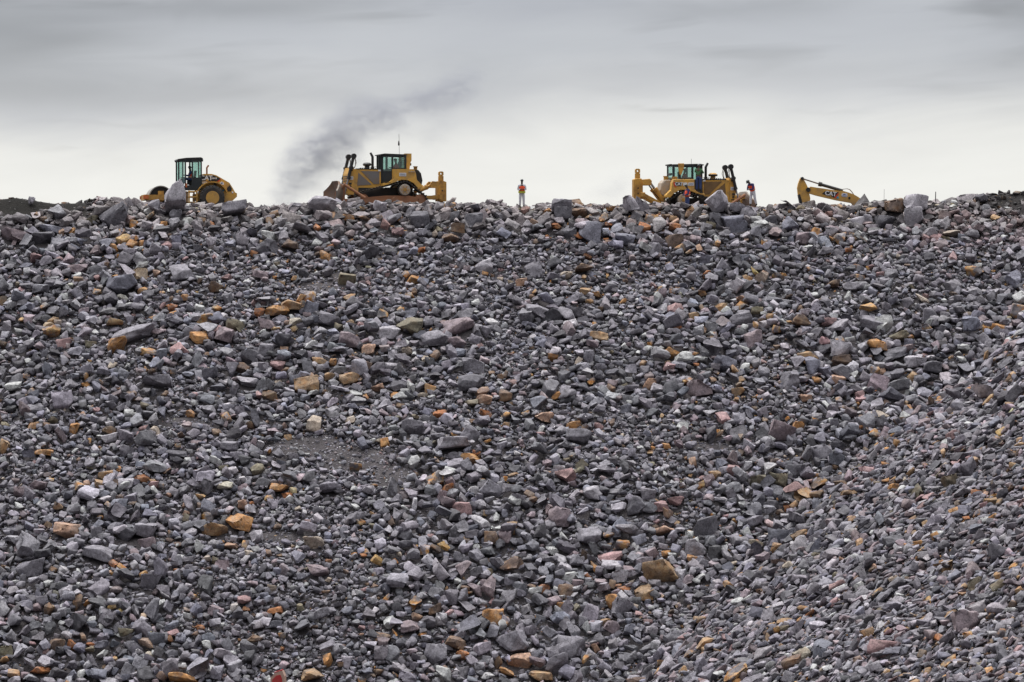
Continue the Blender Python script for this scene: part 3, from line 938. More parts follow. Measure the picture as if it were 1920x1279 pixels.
# ------------------------------------------------------------------ the countless rest: one mass of broken rock
def scatter():
    Vs, Ts, Cs = [], [], []
    base = 0
    rg = np.random.default_rng(21)
    # diameter range, jitter cell as a multiple of the diameter, templates, stamp?
    classes = [((1.25, 1.8), 2.6, BIG, 0.06), ((0.92, 1.25), 1.45, BIG, 0.22), ((0.66, 0.92), 1.15, BIG, 0.50), ((0.47, 0.66), 1.00, MED, 0.78),
               ((0.34, 0.47), 0.95, MED, 0.88), ((0.23, 0.34), 0.95, LOW, 0.85), ((0.15, 0.23), 1.0, LOW, 0.85), ((0.09, 0.15), 1.35, TINY, 0.9)]
    total = 0
    for ci, ((d0, d1), jm, tmpl, keep) in enumerate(classes):
        dm = (d0 + d1) / 2
        cell = dm * jm
        gx = np.arange(-41.5, 45.5, cell)
        gy = np.arange(-82, 2.2, cell * 0.84)
        X, Y = np.meshgrid(gx, gy)
        X = (X + rg.random(X.shape) * cell).ravel()
        Y = (Y + rg.random(Y.shape) * cell * 0.84).ravel()
        Z = H(X, Y)
        px, row, f = project(np.stack([X, Y, Z], -1))
        m = (px > -200) & (px < 2180) & (row < 1360)
        X, Y, Z, px, row = X[m], Y[m], Z[m], px[m], row[m]
        two = is2(X, Y)
        pm = patch_mask(px, row)
        sm = soil_mask(px, row)
        # how coarse the rock is here
        coarse = 0.58 + 1.5 * vnoise(X, Y, 3.1) + 1.3 * vnoise(X + 9, Y, 8.0)
        coarse += 0.55 * smooth01((455 - row) / 30.0)
        coarse += 0.25 * smooth01((row - 560) / 40.0) * smooth01((800 - row) / 60.0)
        coarse -= 0.55 * smooth01((row - 770) / 120.0) * smooth01((800 - px) / 200.0)
        coarse -= 0.22 * smooth01((row - 455) / 20.0) * smooth01((560 - row) / 30.0)
        coarse += 0.45 * smooth01((row - 950) / 60.) * smooth01((px - 800) / 60.) * smooth01((1330 - px) / 60.)
        blend = smooth01((H2(X, Y) - H1(X, Y)) / 5.0)
        coarse = np.where(two, coarse * (1 - blend) + blend * (0.15 + 1.2 * vnoise(X, Y, 3.4)), coarse)
        coarse = np.clip(coarse, 0, 1.4)
        pr = np.full(len(X), keep)
        if ci <= 3:
            pr = keep * (0.25 + 1.7 * coarse)
            if ci == 0:
                pr = pr * ((row < 480) | (rg.random(len(X)) < 0.15)) * np.where(row < 392, 0.3, 1.0)
            pr = pr * np.where(two, 1 - blend * (1 - [0.1, 0.35, 0.65, 0.9][ci]), 1.0)
        pr = pr * (1 - pm * (0.97 if ci < 5 else 0.72 if ci < 7 else 0.3))
        pr = pr * (1 - sm * (0.98 if ci < 5 else 0.92 if ci < 6 else 0.7))
        if ci < 4:     # room for the people's feet and the view of them on the crest
            for pa, pb in ((958, 1000), (1394, 1432)):
                pr = pr * (1 - ((px > pa) & (px < pb) & (row < 396)))
        m = (rg.random(len(X)) < pr)
        oc = occupied(X, Y)
        m &= (~oc) | (rg.random(len(X)) < (0.03 if ci < 4 else 0.05))
        X, Y, Z, px, row, two, sm = X[m], Y[m], Z[m], px[m], row[m], two[m], sm[m]
        n = len(X)
        total += n
        d = d0 + (d1 - d0) * rg.random(n) ** 1.3
        if ci < 7:
            stamp(X, Y, dm * (0.44 if ci < 4 else 0.40))
        # surface frames
        N = normal(X, Y)
        N = N + rg.normal(0, 0.42, N.shape)
        N /= np.linalg.norm(N, axis=1, keepdims=True)
        yaw = rg.uniform(-3.14, 3.14, n) if ci > 4 else rg.normal(0, 0.9, n)
        Tn = np.stack([np.cos(yaw), np.sin(yaw), np.zeros(n)], -1)
        # on the right-hand bank the flat stones lie shingled down its fall line
        Tn = np.where(two[:, None], np.stack([np.cos(yaw), np.sin(yaw), 0.45 * np.cos(yaw)], -1), Tn)
        Tn = Tn - N * (Tn * N).sum(1, keepdims=True)
        Tn /= np.linalg.norm(Tn, axis=1, keepdims=True)
        B = np.cross(N, Tn)
        lift = d * rg.uniform(0.12, 0.44, n) if ci < 5 else d * rg.uniform(-0.1, 0.15, n) - 0.02 - 0.09 * np.clip(coarse, 0, 1)[m] * (1 - pm[m]) * (1 - sm)
        lift = lift * (0.35 + 0.65 * smooth01((-Y - 0.3) / 1.5)) - 0.05 * sm
        P = np.stack([X, Y, Z], -1) + normal(X, Y) * lift[:, None]
        # colours
        cl = 0.45 + vnoise(X - 30, Y, 5.0) * 2.4 + vnoise(X - 30, Y, 1.6) * 1.2
        ci_ = rg.choice(len(NAMES), n, p=PWv)
        rusty = np.isin(ci_, [NAMES.index(k) for k in ('orange', 'rust', 'tan', 'stained', 'peach')])
        drop = rusty & (rg.random(n) > np.clip(cl * 1.3, 0.15, 1))
        ci_ = np.where(drop, NAMES.index('grey'), ci_)
        wu = (rg.random(n) < 0.22) & (((px > 1010) & (px < 1290) & (row < 455) & (row > 388)))
        ci_ = np.where(wu, rg.choice([NAMES.index(k) for k in ('rust', 'brown', 'tan', 'mauve', 'orange')], n), ci_)
        pw = (rg.random(n) < 0.35) & (px > 1700) & (row > 400) & (row < 470)
        ci_ = np.where(pw, NAMES.index('mauve'), ci_)
        p2 = (rg.random(n) < 0.07) & two
        ci_ = np.where(p2, NAMES.index('mauve'), ci_)
        p3 = (rg.random(n) < 0.012) & two
        ci_ = np.where(p3, NAMES.index('tan'), ci_)
        C = PC[ci_].copy()
        C[:, :3] *= np.exp(rg.normal(-0.04, 0.27, n))[:, None]
        C[:, :3] *= (1 + rg.normal(0, 0.018, (n, 3)))
        C[:, :3] = np.where(two[:, None], C[:, :3] * np.array([.90, .885, .885]), C[:, :3])
        warm = smooth01((460 - row) / 60.0)[:, None]
        C[:, :3] *= (1 - warm) + warm * np.array([1.08, 1.02, 0.92])
        C[:, :3] = np.where(sm[:, None] > 0.5, C[:, :3] * 0.27, C[:, :3])
        C[:, :3] = np.minimum(C[:, :3], 0.40)
        sc = d[:, None] * np.stack([np.ones(n), rg.uniform(.7, 1.15, n), rg.uniform(.55, 1.2, n)], -1)
        sc = np.where(two[:, None], sc * np.array([1.1, 1.0, 0.95]), sc)
        ti = rg.integers(0, len(tmpl), n)
        for k, (tv, tf) in enumerate(tmpl):
            s_ = np.nonzero(ti == k)[0]
            if len(s_) == 0:
                continue
            loc = tv[None, :, :] * sc[s_][:, None, :]
            Wv = (loc[:, :, 0:1] * Tn[s_][:, None, :] + loc[:, :, 1:2] * B[s_][:, None, :] + loc[:, :, 2:3] * N[s_][:, None, :]) + P[s_][:, None, :]
            nv = len(tv)
            F = tf[None, :, :] + (base + np.arange(len(s_)) * nv)[:, None, None]
            Vs.append(Wv.reshape(-1, 3))
            Ts.append(F.reshape(-1, 3))
            Cs.append(np.repeat(C[s_], nv, axis=0))
            base += nv * len(s_)
        print('class', ci, n)
    V = np.concatenate(Vs)
    T = np.concatenate(Ts)
    C = np.concatenate(Cs)
    C[:, 3] = np.clip(C[:, 3], 0, 1)
    print('rocks', total, 'tris', len(T))
    o = link('rubble', np_mesh('rubble', V, T, C), None)
    tag(o, 'grey broken rock of all sizes covering the whole slope', 'rubble', None, 'stuff')


scatter()
# ------------------------------------------------------------------ writing
def lettering(name, text, size, mat, parent, loc, rx=90, rz=0, ry=0, depth=0.012, bold=0.0):
    cu = bpy.data.curves.new(name, 'FONT')
    cu.body = text
    cu.size = size
    cu.extrude = depth
    cu.offset = bold
    cu.align_x = 'CENTER'
    cu.align_y = 'CENTER'
    tmp = bpy.data.objects.new(name, cu)
    COL.objects.link(tmp)
    bpy.context.view_layer.update()
    me = bpy.data.meshes.new_from_object(tmp.evaluated_get(bpy.context.evaluated_depsgraph_get()))
    bpy.data.objects.remove(tmp)
    me.name = name
    me.materials.clear()
    o = link(name, me, mat, parent)
    o.location = loc
    o.rotation_euler = (R(rx), R(ry), R(rz))
    return o


def seam_quads(bm, rows):
    """rows of 3-D points, equal length, skinned into a sheet"""
    vs = [[bm.verts.new(p) for p in r_] for r_ in rows]
    for a, b in zip(vs[:-1], vs[1:]):
        for i in range(len(a) - 1):
            bm.faces.new((a[i], a[i + 1], b[i + 1], b[i]))
    return vs


# ------------------------------------------------------------------ bulldozer (drawn facing -X; flip=True faces it to +X)
def hull_path(circles, n=14):
    """tangent path round the circles (cx, cz, r), walked clockwise"""
    pts = []
    for cx, cz, r_ in circles:
        for i in range(40):
            a = 2 * math.pi * i / 40
            pts.append((cx + r_ * math.cos(a), cz + r_ * math.sin(a)))
    pts = sorted(set((round(a, 4), round(b, 4)) for a, b in pts))

    def cr(o, a, b):
        return (a[0] - o[0]) * (b[1] - o[1]) - (a[1] - o[1]) * (b[0] - o[0])
    lo, up = [], []
    for p in pts:
        while len(lo) >= 2 and cr(lo[-2], lo[-1], p) <= 0:
            lo.pop()
        lo.append(p)
    for p in reversed(pts):
        while len(up) >= 2 and cr(up[-2], up[-1], p) <= 0:
            up.pop()
        up.append(p)
    return lo[:-1] + up[:-1]


def resample(path, step):
    P = [Vector((a, b)) for a, b in path]
    P.append(P[0])
    L = [0.0]
    for a, b in zip(P[:-1], P[1:]):
        L.append(L[-1] + (b - a).length)
    n = int(L[-1] / step)
    out = []
    for i in range(n):
        s = L[-1] * i / n
        k = max(j for j in range(len(L)) if L[j] <= s + 1e-9)
        k = min(k, len(P) - 2)
        t = (s - L[k]) / max(L[k + 1] - L[k], 1e-9)
        out.append((P[k].lerp(P[k + 1], t), (P[k + 1] - P[k]).normalized()))
    return out


def bulldozer(label, loc, rz, flip, ripper_lift, variant):
    t = empty('bulldozer', label, 'bulldozer', loc, rz, 'bulldozers on the crest')
    s = -1 if flip else 1
    near = -1          # the side towards the camera is -Y in both

    def mk(name, bm, mat, parent=t, **k):
        return build(name, bm, M[mat], parent, flip=flip, **k)
    # tracks: one each side, with grousers, and the rollers and frame inside
    for side in (-1, 1):
        y0, y1 = side * 1.04 - 0.29, side * 1.04 + 0.29
        path = hull_path([(-1.75, 0.47, 0.42), (1.0, 1.12, 0.50), (2.05, 0.45, 0.40)])
        bm = BM()
        for p, d in resample(path, 0.19):
            nrm = Vector((d.y, -d.x))
            a, b = p - d * 0.082, p + d * 0.082
            pts = [(a - nrm * 0.01), (b - nrm * 0.01), (b + nrm * 0.045), (p + d * 0.03 + nrm * 0.045), (p + d * 0.022 + nrm * 0.115), (p - d * 0.022 + nrm * 0.115), (p - d * 0.03 + nrm * 0.045), (a + nrm * 0.045)]
            prism(bm, [(q.x, q.y) for q in pts], y0, y1)
        tr = mk('track', bm, 'track')
        bm = BM()
        for p, d in resample(path, 0.19):
            nrm = Vector((d.y, -d.x))
            q = p + nrm * 0.117
            cyl(bm, (q.x, y0 + 0.01, q.y), (q.x, y1 - 0.01, q.y), 0.016, 6)
        mk('grouser_edge', bm, 'shiny', tr)
        bm = BM()
        lathe(bm, (1.0, side * 1.04, 1.12), [(-.20, .40), (-.16, .45), (.16, .45), (.20, .40)], 26)
        sp = mk('drive_sprocket', bm, 'track')
        bm = BM()
        lathe(bm, (1.0, side * 1.04, 1.12), [(-.33 * 1, .20), (-.32, .33), (-.24, .37), (.24, .37), (.32, .33), (.33, .20)], 26)
        hub = mk('final_drive_hub', bm, 'tank', sp)
        bm = BM()
        for k in range(6):
            a = k * math.pi / 3
            cyl(bm, (1.0 + .22 * math.cos(a), side * 1.04 - .36, 1.12 + .22 * math.sin(a)), (1.0 + .22 * math.cos(a), side * 1.04 + .36, 1.12 + .22 * math.sin(a)), .035, 6)
        cyl(bm, (1.0, side * 1.04 - .37, 1.12), (1.0, side * 1.04 + .37, 1.12), .12, 12)
        mk('hub_bolts', bm, 'yellow_worn', hub)
        for cx, r_ in ((-1.75, .40), (2.05, .38)):
            bm = BM()
            lathe(bm, (cx, side * 1.04, .46), [(-.2, r_ * .5), (-.16, r_), (.16, r_), (.2, r_ * .5)], 22)
            mk('idler_wheel', bm, 'rust')
        bm = BM()
        prism(bm, [(-1.6, .30), (1.95, .30), (1.95, .62), (1.3, .74), (-.2, .74), (-1.6, .62)], side * 1.04 - .2, side * 1.04 + .2)
        for k in range(7):
            cyl(bm, (-1.2 + k * .45, side * 1.04 - .24, .24), (-1.2 + k * .45, side * 1.04 + .24, .24), .16, 12)
        mk('roller_frame', bm, 'rust', bevel=.02)
    # main case between the tracks
    bm = BM()
    box(bm, -1.9, 1.7, -.62, .62, .5, 1.25)
    mk('main_frame', bm, 'track', bevel=.03)
    # hood with sloping side grilles
    bm = BM()
    prism(bm, [(-2.22, .95), (-.42, 1.15), (-.42, 2.40), (-2.22, 2.44)], -.60, .60)
    hood = mk('hood', bm, 'yellow', bevel=.03)
    gm = 'brownpanel' if variant else 'greypanel'
    for sd in (-1, 1):
        y = sd * .615
        bm = BM()
        prism(bm, [(-1.98, 1.38), (-1.02, 1.45), (-1.90, 2.22)], y - .012, y + .012)
        mk('side_grille', bm, gm, hood)
        bm = BM()
        prism(bm, [(-.88, 1.48), (-.52, 1.50), (-.52, 2.30), (-1.72, 2.32)], y - .012, y + .012)
        mk('side_grille', bm, gm, hood)
        bm = BM()
        box(bm, -2.0, -.45, sd * .45 - .17, sd * .45 + .17, 2.425, 2.475)
        mk('hood_top_edge', bm, 'black', hood)
        bm = BM()
        beam(bm, (-.60, y * 1.05, 2.36), (-.44, y * 1.05, 2.36), .04, .10)
        mk('white_sticker', bm, 'white', hood)
        bm = BM()
        for k in range(9):
            beam(bm, (-1.80 + k * .14, y * 1.02, 2.50), (-1.74 + k * .14, y * 1.02, 2.50), .02, .05)
        cyl(bm, (-1.7, sd * .5, 2.5), (-.6, sd * .5, 2.62), .012, 6)
        mk('hand_rail', bm, 'black', hood)
    # radiator guard
    bm = BM()
    prism(bm, [(-2.62, .80), (-2.20, .80), (-2.20, 2.56), (-2.50, 2.52), (-2.62, 2.1)], -.68, .68)
    guard = mk('radiator_guard', bm, 'yellow', bevel=.03)
    bm = BM()
    for k in range(7):
        box(bm, -2.645, -2.61, -.5, .5, 1.1 + k * .14, 1.15 + k * .14)
    mk('front_grille', bm, 'black', guard)
    for sd in (-1, 1):
        bm = BM()
        box(bm, -2.56, -2.26, sd * .70 - .015, sd * .70 + .015, 1.75, 1.96)
        pl = mk('white_sign', bm, 'white', guard)
        bm = BM()
        for k in range(2):
            box(bm, -2.52, -2.30, sd * .72 - .012, sd * .72 + .012, 1.80 + k * .07, 1.83 + k * .07)
        mk('sign_print', bm, 'greytext', pl)
        bm = BM()
        box(bm, -2.54, -2.36, sd * .70 - .02, sd * .70 + .02, 1.44, 1.56)
        cyl(bm, (-2.44, sd * .70 - .03, 1.32), (-2.44, sd * .70 + .03, 1.32), .07, 10)
        box(bm, -2.50, -2.30, sd * .70 - .02, sd * .70 + .02, 1.12, 1.18)
        mk('guard_opening', bm, 'black', guard)
    # air precleaner and exhaust
    bm = BM()
    lathe(bm, (-1.22, -.15, 2.42), [(0, .16), (.22, .16), (.24, .20), (.27, .27), (.36, .28), (.44, .20), (.46, .05)], 18, 'Z')
    mk('air_precleaner', bm, 'black' if not variant else 'yellow_worn')
    if variant:
        bm = BM()
        lathe(bm, (-1.22, -.15, 2.66), [(0, .27), (.03, .30), (.12, .30), (.15, .2)], 18, 'Z')
        mk('precleaner_cap', bm, 'black')
    bm = BM()
    ex = -.80
    cyl(bm, (ex, .1, 2.4), (ex, .1, 3.28), .085, 12)
    cyl(bm, (ex, .1, 3.26), (ex + .02 - .16, .1, 3.52), .085, 12, .07)
    cyl(bm, (ex, .1, 2.42), (ex, .1, 2.62), .11, 12)
    mk('exhaust_pipe', bm, 'black')
    # cab
    cab_x0, cab_x1 = -.46, (1.55 if variant else 1.16)
    bm = BM()
    zc0, zc1 = 1.55, 3.42
    for x, y in ((cab_x0 + .1, -.55), (cab_x0 + .1, .55), (cab_x0 + .03, -.30), (cab_x0 + .03, .30), (.30, -.80), (.30, .80), (cab_x1, -.80), (cab_x1, .80)):
        box(bm, x - .055, x + .055, y - .055, y + .055, zc0, zc1 - .06)
    box(bm, cab_x0 + .12, .30, -.78, -.66, 1.55, 1.70)
    for sd in (-1, 1):
        prism(bm, [(.36, 2.43), (1.10, 2.43), (1.10, 2.52), (.36, 2.52)], sd * .80 - .03, sd * .80 + .03)
        beam(bm, (cab_x0 + .1, sd * .55, 3.33), (.30, sd * .80, 3.33), .08, .14)
        beam(bm, (cab_x0 + .1, sd * .55, 1.6), (.30, sd * .80, 1.6), .08, .14)
        beam(bm, (.30, sd * .80, 3.33), (cab_x1, sd * .80, 3.33), .08, .14)
    cab = mk('cab', bm, 'cabdark')
    bm = BM()
    prism(bm, [(cab_x0 - .02, 3.34), (cab_x1 + .1, 3.34), (cab_x1 + .1, 3.40), (cab_x0 + .25, 3.45), (cab_x0 - .02, 3.40)], -.84, .84)
    mk('cab_roof', bm, 'black', cab, bevel=.02)
    # rear canopy post / air conditioning column
    bm = BM()
    if not variant:
      for sd in (-1, 1):
        prism(bm, [(1.14, 2.40), (1.42, 2.40), (1.50, 2.9), (1.56, 3.0), (1.56, 3.46), (1.12, 3.46)], sd * .70 - .13, sd * .70 + .13)
      box(bm, 1.20, 1.54, -.58, .58, 3.08, 3.44)
      mk('roll_bar', bm, 'yellow', bevel=.03)
      bm = BM()
    else:
        box(bm, 1.28, 1.62, -.86, -.66, 2.42, 2.62)
        box(bm, 1.28, 1.62, .66, .86, 2.42, 2.62)
        mk('rear_corner_block', bm, 'yellow_worn', bevel=.03)
        bm = BM()
        box(bm, 1.60, 1.74, -.7, .7, 3.34, 3.42)
        for sd in (-1, 1):
            box(bm, 1.09, 1.19, sd * .80 - .05, sd * .80 + .05, 2.42, 3.4)
        mk('rear_post', bm, 'black')
        bm = BM()
    box(bm, 1.56, 1.64, -.45, .45, 2.7, 2.85)
    mk('rear_work_lamps', bm, 'black')
    for sd in (-1, 1):
        bm = BM()      # door: dark lower half, tinted upper
        P0, P1 = Vector((cab_x0 + .16, sd * .60, 0)), Vector((.26, sd * .83, 0))
        for za, zb in ((1.62, 1.72), (2.25, 2.32), (3.26, 3.34)):
            beam(bm, P0 + Vector((0, 0, (za + zb) / 2)), P1 + Vector((0, 0, (za + zb) / 2)), .05, zb - za)
        for q in (P0, P1):
            beam(bm, q + Vector((0, 0, 1.6)), q + Vector((0, 0, 3.34)), .07, .07)
        dr = mk('cab_door', bm, 'cabdark', cab)
        bm = BM()
        beam(bm, P0 + Vector((0, 0, 1.98)), P1 + Vector((0, 0, 1.98)), .03, .56)
        mk('door_panel', bm, 'cabdark', dr)
        bm = BM()
        beam(bm, P0 + Vector((0, 0, 2.79)), P1 + Vector((0, 0, 2.79)), .012, .96)
        mk('door_glass', bm, 'glass', dr)
        bm = BM()
        beam(bm, (.35, sd * .80, 2.86), (1.10, sd * .80, 2.86), .012, .70)
        if variant:
            beam(bm, (1.19, sd * .80, 2.86), (1.50, sd * .80, 2.86), .012, .80)
        mk('side_window', bm, 'glass', cab)
    bm = BM()
    beam(bm, (cab_x0 + .04, -.28, 2.75), (cab_x0 + .04, .28, 2.75), .012, 1.1)
    beam(bm, (cab_x0 + .04, -.28, 2.75), (cab_x0 + .10, -.55, 2.75), .012, 1.1)
    beam(bm, (cab_x0 + .04, .28, 2.75), (cab_x0 + .10, .55, 2.75), .012, 1.1)
    mk('windscreen', bm, 'glass', cab)
    bm = BM()
    beam(bm, (cab_x1 + .02, -.72, 2.9), (cab_x1 + .02, .72, 2.9), .012, .8)
    mk('rear_window', bm, 'glass', cab)
    bm = BM()      # seat and console
    box(bm, .42, .92, -.28, .28, 1.9, 2.22)
    prism(bm, [(.84, 2.2), (1.0, 2.2), (1.06, 2.95), (.92, 2.95)], -.25, .25)
    box(bm, -.15, .1, -.35, .35, 1.8, 2.45)
    mk('seat', bm, 'black', cab, bevel=.03)
    # body sides and fenders sweeping over the sprocket
    for sd in (-1, 1):
        bm = BM()
        prism(bm, [(.26, 2.44), (1.62, 2.44), (1.72, 2.2), (1.80, 1.75), (2.16, 1.40), (2.16, 1.25), (1.85, 1.25), (1.58, 1.55), (1.2, 1.74), (.75, 1.76), (.1, 1.52), (-.42, 1.36), (-.42, 1.52), (.05, 1.62), (.26, 1.80)], sd * 1.0 - .32, sd * 1.0 + .32)
        fd = mk('fender', bm, 'yellow', bevel=.03)
        y = sd * 1.335
        bm = BM()
        if variant:
            box(bm, .30, .68, y - .01, y + .01, 2.02, 2.22)
            box(bm, .74, 1.02, y - .01, y + .01, 2.02, 2.22)
        else:
            box(bm, .62, 1.08, y - .01, y + .01, 1.98, 2.20)
        sg = mk('white_sign', bm, 'white', fd)
        bm = BM()
        for k in range(2):
            if variant:
                box(bm, .34, .64, y - .02, y + .02, 2.07 + k * .07, 2.10 + k * .07)
            else:
                box(bm, .67, 1.03, y - .02, y + .02, 2.04 + k * .07, 2.07 + k * .07)
        mk('sign_print', bm, 'greytext', sg)
        if variant:
            bm = BM()
            prism(bm, [(1.12, 2.24), (1.56, 2.24), (1.50, 2.0), (1.12, 2.0)], y - .01, y + .01)
            bd = mk('logo_band', bm, 'black', fd)
            bm = BM()
            prism(bm, [(1.57, 2.24), (1.66, 2.24), (1.60, 1.98), (1.44, 1.88), (1.51, 2.0)], y - .01, y + .01)
            mk('red_stripe', bm, 'red', bd)
            if sd < 0:
                lettering('lettering', 'CAT', .26, M['white'], bd, (s * 1.30, y - .02, 2.12), bold=.008)
        else:
            bm = BM()
            for k in range(3):
                cyl(bm, (1.30 + k * .14, y - .05, 2.28), (1.30 + k * .14, y + .02, 2.28), .05, 8)
            mk('grab_eyes', bm, 'tank', fd)
        # steps up to the cab
        bm = BM()
        for k in range(3):
            box(bm, -.30, .08, sd * 1.28 - .04, sd * 1.28 + .04, 1.22 + k * .16, 1.26 + k * .16)
        mk('step', bm, 'black', fd)
    # rear tank
    bm = BM()
    prism(bm, [(1.62, 1.30), (2.28, 1.42), (2.34, 1.75), (2.24, 2.20), (2.05, 2.42), (1.62, 2.42)], -.62, .62)
    mk('fuel_tank', bm, 'tank' if variant else 'black', bevel=.06)
    bm = BM()
    cyl(bm, (1.95, -.3, 2.38), (1.95, -.3, 2.62), .12, 12)
    cyl(bm, (1.95, -.3, 2.60), (1.95, -.3, 2.66), .15, 12)
    mk('filler_neck', bm, 'yellow_worn')
    # lift cylinders
    for sd in (-1, 1):
        y = sd * .78
        bm = BM()
        cyl(bm, (-2.26, y, 3.18), (-2.58, y, 1.86), .10, 12)
        cyl(bm, (-2.24, y - .13, 3.26), (-2.24, y + .13, 3.26), .17, 12)
        cyl(bm, (-2.42, y - .17, 2.52), (-2.42, y + .17, 2.52), .13, 10)
        beam(bm, (-2.42, y, 2.52), (-2.36, sd * .60, 2.40), .2, .22)
        cyl(bm, (-2.54, y, 1.95), (-2.60, y, 1.78), .125, 12)
        lc = mk('lift_cylinder', bm, 'black')
        bm = BM()
        cyl(bm, (-2.58, y, 1.86), (-2.86, y, .75), .055, 10)
        mk('cylinder_rod', bm, 'chrome', lc)
        bm = BM()
        tube(bm, [(-2.20, y - .05, 3.2), (-2.12, y - .06, 2.9), (-2.16, y - .06, 2.6), (-2.28, y - .05, 2.45)], .025, 6)
        tube(bm, [(-2.14, y + .06, 3.2), (-2.06, y + .06, 2.85), (-2.18, y + .04, 2.5)], .022, 6)
        mk('hydraulic_hose', bm, 'greypanel', lc)
    # push arms and braces
    for sd in (-1, 1):
        y = sd * 1.52
        bm = BM()
        beam(bm, (-3.15, y, .38), (.25, y, .42), .2, .26)
        cyl(bm, (.3, y - .14, .44), (.3, y + .14, .44), .2, 12)
        pa = mk('push_arm', bm, 'rust', bevel=.02)
        bm = BM()
        cyl(bm, (-3.05, y * .92, 1.45), (-1.75, y, .62), .09, 10)
        cyl(bm, (-1.98, y, .72), (-1.70, y, .55), .13, 10)
        mk('brace', bm, 'rust', pa)
    # blade: curved mouldboard, wings angled forward, spill guard
    bm = BM()
    ny = 16
    rows_f, rows_b = [], []
    for i in range(ny + 1):
        yy = -1.95 + 3.9 * i / ny
        a = abs(yy)
        top = 1.66 if a < .9 else 1.66 - (a - .9) * .62
        xo = -3.12 - max(0, a - 1.0) * .62
        f_, b_ = [], []
        for k in range(11):
            z = top * k / 10
            u = z / 1.6
            curve = .30 * (2 * u - 1) ** 2 - .12 * u
            f_.append((xo - curve, yy, z + .02))
            b_.append((xo - curve + .10, yy, z + .02))
        rows_f.append(f_)
        rows_b.append(b_)
    A = seam_quads(bm, rows_f)
    B = seam_quads(bm, rows_b)
    for i in range(ny):
        for k in (0, 10):
            bm.faces.new((A[i][k], A[i + 1][k], B[i + 1][k], B[i][k]))
    for i in (0, ny):
        for k in range(10):
            bm.faces.new((A[i][k], A[i][k + 1], B[i][k + 1], B[i][k]))
    bl = mk('blade', bm, 'blade')
    bm = BM()
    for yy in (-.9, 0, .9):
        prism(bm, [(-3.10, .15), (-2.86, .3), (-2.86, 1.1), (-3.05, 1.5)], yy - .08, yy + .08)
    box(bm, -3.03, -2.90, -1.5, 1.5, .25, .42)
    box(bm, -3.06, -2.95, -1.3, 1.3, 1.2, 1.32)
    mk('blade_rib', bm, 'rust' if not variant else 'yellow_worn', bl)
    bm = BM()
    beam(bm, (-3.62, -1.6, .03), (-3.36, -1.0, .03), .06, .2)
    beam(bm, (-3.38, -1.0, .03), (-3.38, 1.0, .03), .06, .2)
    mk('cutting_edge', bm, 'steel', bl)
    # ripper
    L = ripper_lift
    bm = BM()
    prism(bm, [(3.42, .40 + L), (4.02, .40 + L), (4.02, 1.66 + L), (3.86, 1.72 + L), (3.50, 1.72 + L), (3.42, 1.5 + L)], -.30, .30)
    for sd in (-1, 1):
        prism(bm, [(2.92, 1.28 + L), (3.46, 1.28 + L), (3.46, 1.66 + L), (3.02, 1.70 + L), (2.88, 1.56 + L)], sd * .48 - .08, sd * .48 + .08)
    box(bm, 3.40, 3.60, -.95, .95, .52 + L, .82 + L)
    rp = mk('ripper_carriage', bm, 'yellow_worn', bevel=.03)
    bm = BM()
    for z in (.75, 1.1):
        cyl(bm, (3.74, -.32, z + L), (3.74, -.28, z + L), .05, 8)
    mk('pin_hole', bm, 'black', rp)
    bm = BM()
    # shank with a round hole near the top: an annular frame
    x0, x1, za, zb = 3.56, 3.88, 1.2 + L, 2.36 + L
    hole = [(3.72 + .065 * math.cos(a), 2.20 + L + .065 * math.sin(a)) for a in [2 * math.pi * k / 12 for k in range(12)]]
    prism(bm, [(x0, za), (x1, za), (x1, 2.05 + L), (x0, 2.05 + L)], -.09, .09)
    outer = []
    for k in range(12):
        a = 2 * math.pi * k / 12
        c_, s_ = math.cos(a), math.sin(a)
        m_ = max(abs(c_) / .16, abs(s_) / .15)
        outer.append((3.72 + c_ / m_, 2.20 + L + s_ / m_))
    for k in range(12):
        k2 = (k + 1) % 12
        prism(bm, [outer[k], outer[k2], hole[k2], hole[k]], -.09, .09)
    prism(bm, [(3.58, -.12 + L), (3.86, -.05 + L), (3.88, 1.19 + L), (3.57, 1.19 + L)], -.085, .085)
    mk('ripper_shank', bm, 'yellow_worn')
    for sd in (-1, 1):
        bm = BM()
        a, b = Vector((2.05, sd * .48, 1.02)), Vector((3.0, sd * .48, 1.50 + L))
        c_ = a.lerp(b, .62)
        cyl(bm, a, c_, .14, 12)
        cyl(bm, a.lerp(b, .56), a.lerp(b, .66), .17, 12)
        rc = mk('ripper_cylinder', bm, 'yellow_worn')
        bm = BM()
        cyl(bm, c_, b, .055, 8)
        mk('cylinder_rod', bm, 'chrome' if variant else 'yellow_worn', rc)
        bm = BM()
        beam(bm, (1.9, sd * .62, .62), (3.45, sd * .62, .66 + L), .16, .24)
        cyl(bm, (1.95, sd * .62 - .12, .62), (1.95, sd * .62 + .12, .62), .17, 10)
        mk('ripper_arm', bm, 'yellow_worn', bevel=.02)
        bm = BM()
        h0 = Vector((2.0, sd * .35, 1.15))
        h1 = Vector((2.9, sd * .35, 1.30 + L))
        tube(bm, [h0, h0.lerp(h1, .3) + Vector((0, 0, -.14)), h0.lerp(h1, .7) + Vector((0, 0, -.10)), h1], .03, 6)
        tube(bm, [h0, h0.lerp(h1, .25) + Vector((0, .05, -.35)), h0.lerp(h1, .4) + Vector((0, 0, -.6))], .022, 6)
        mk('hydraulic_hose', bm, 'black', rc)
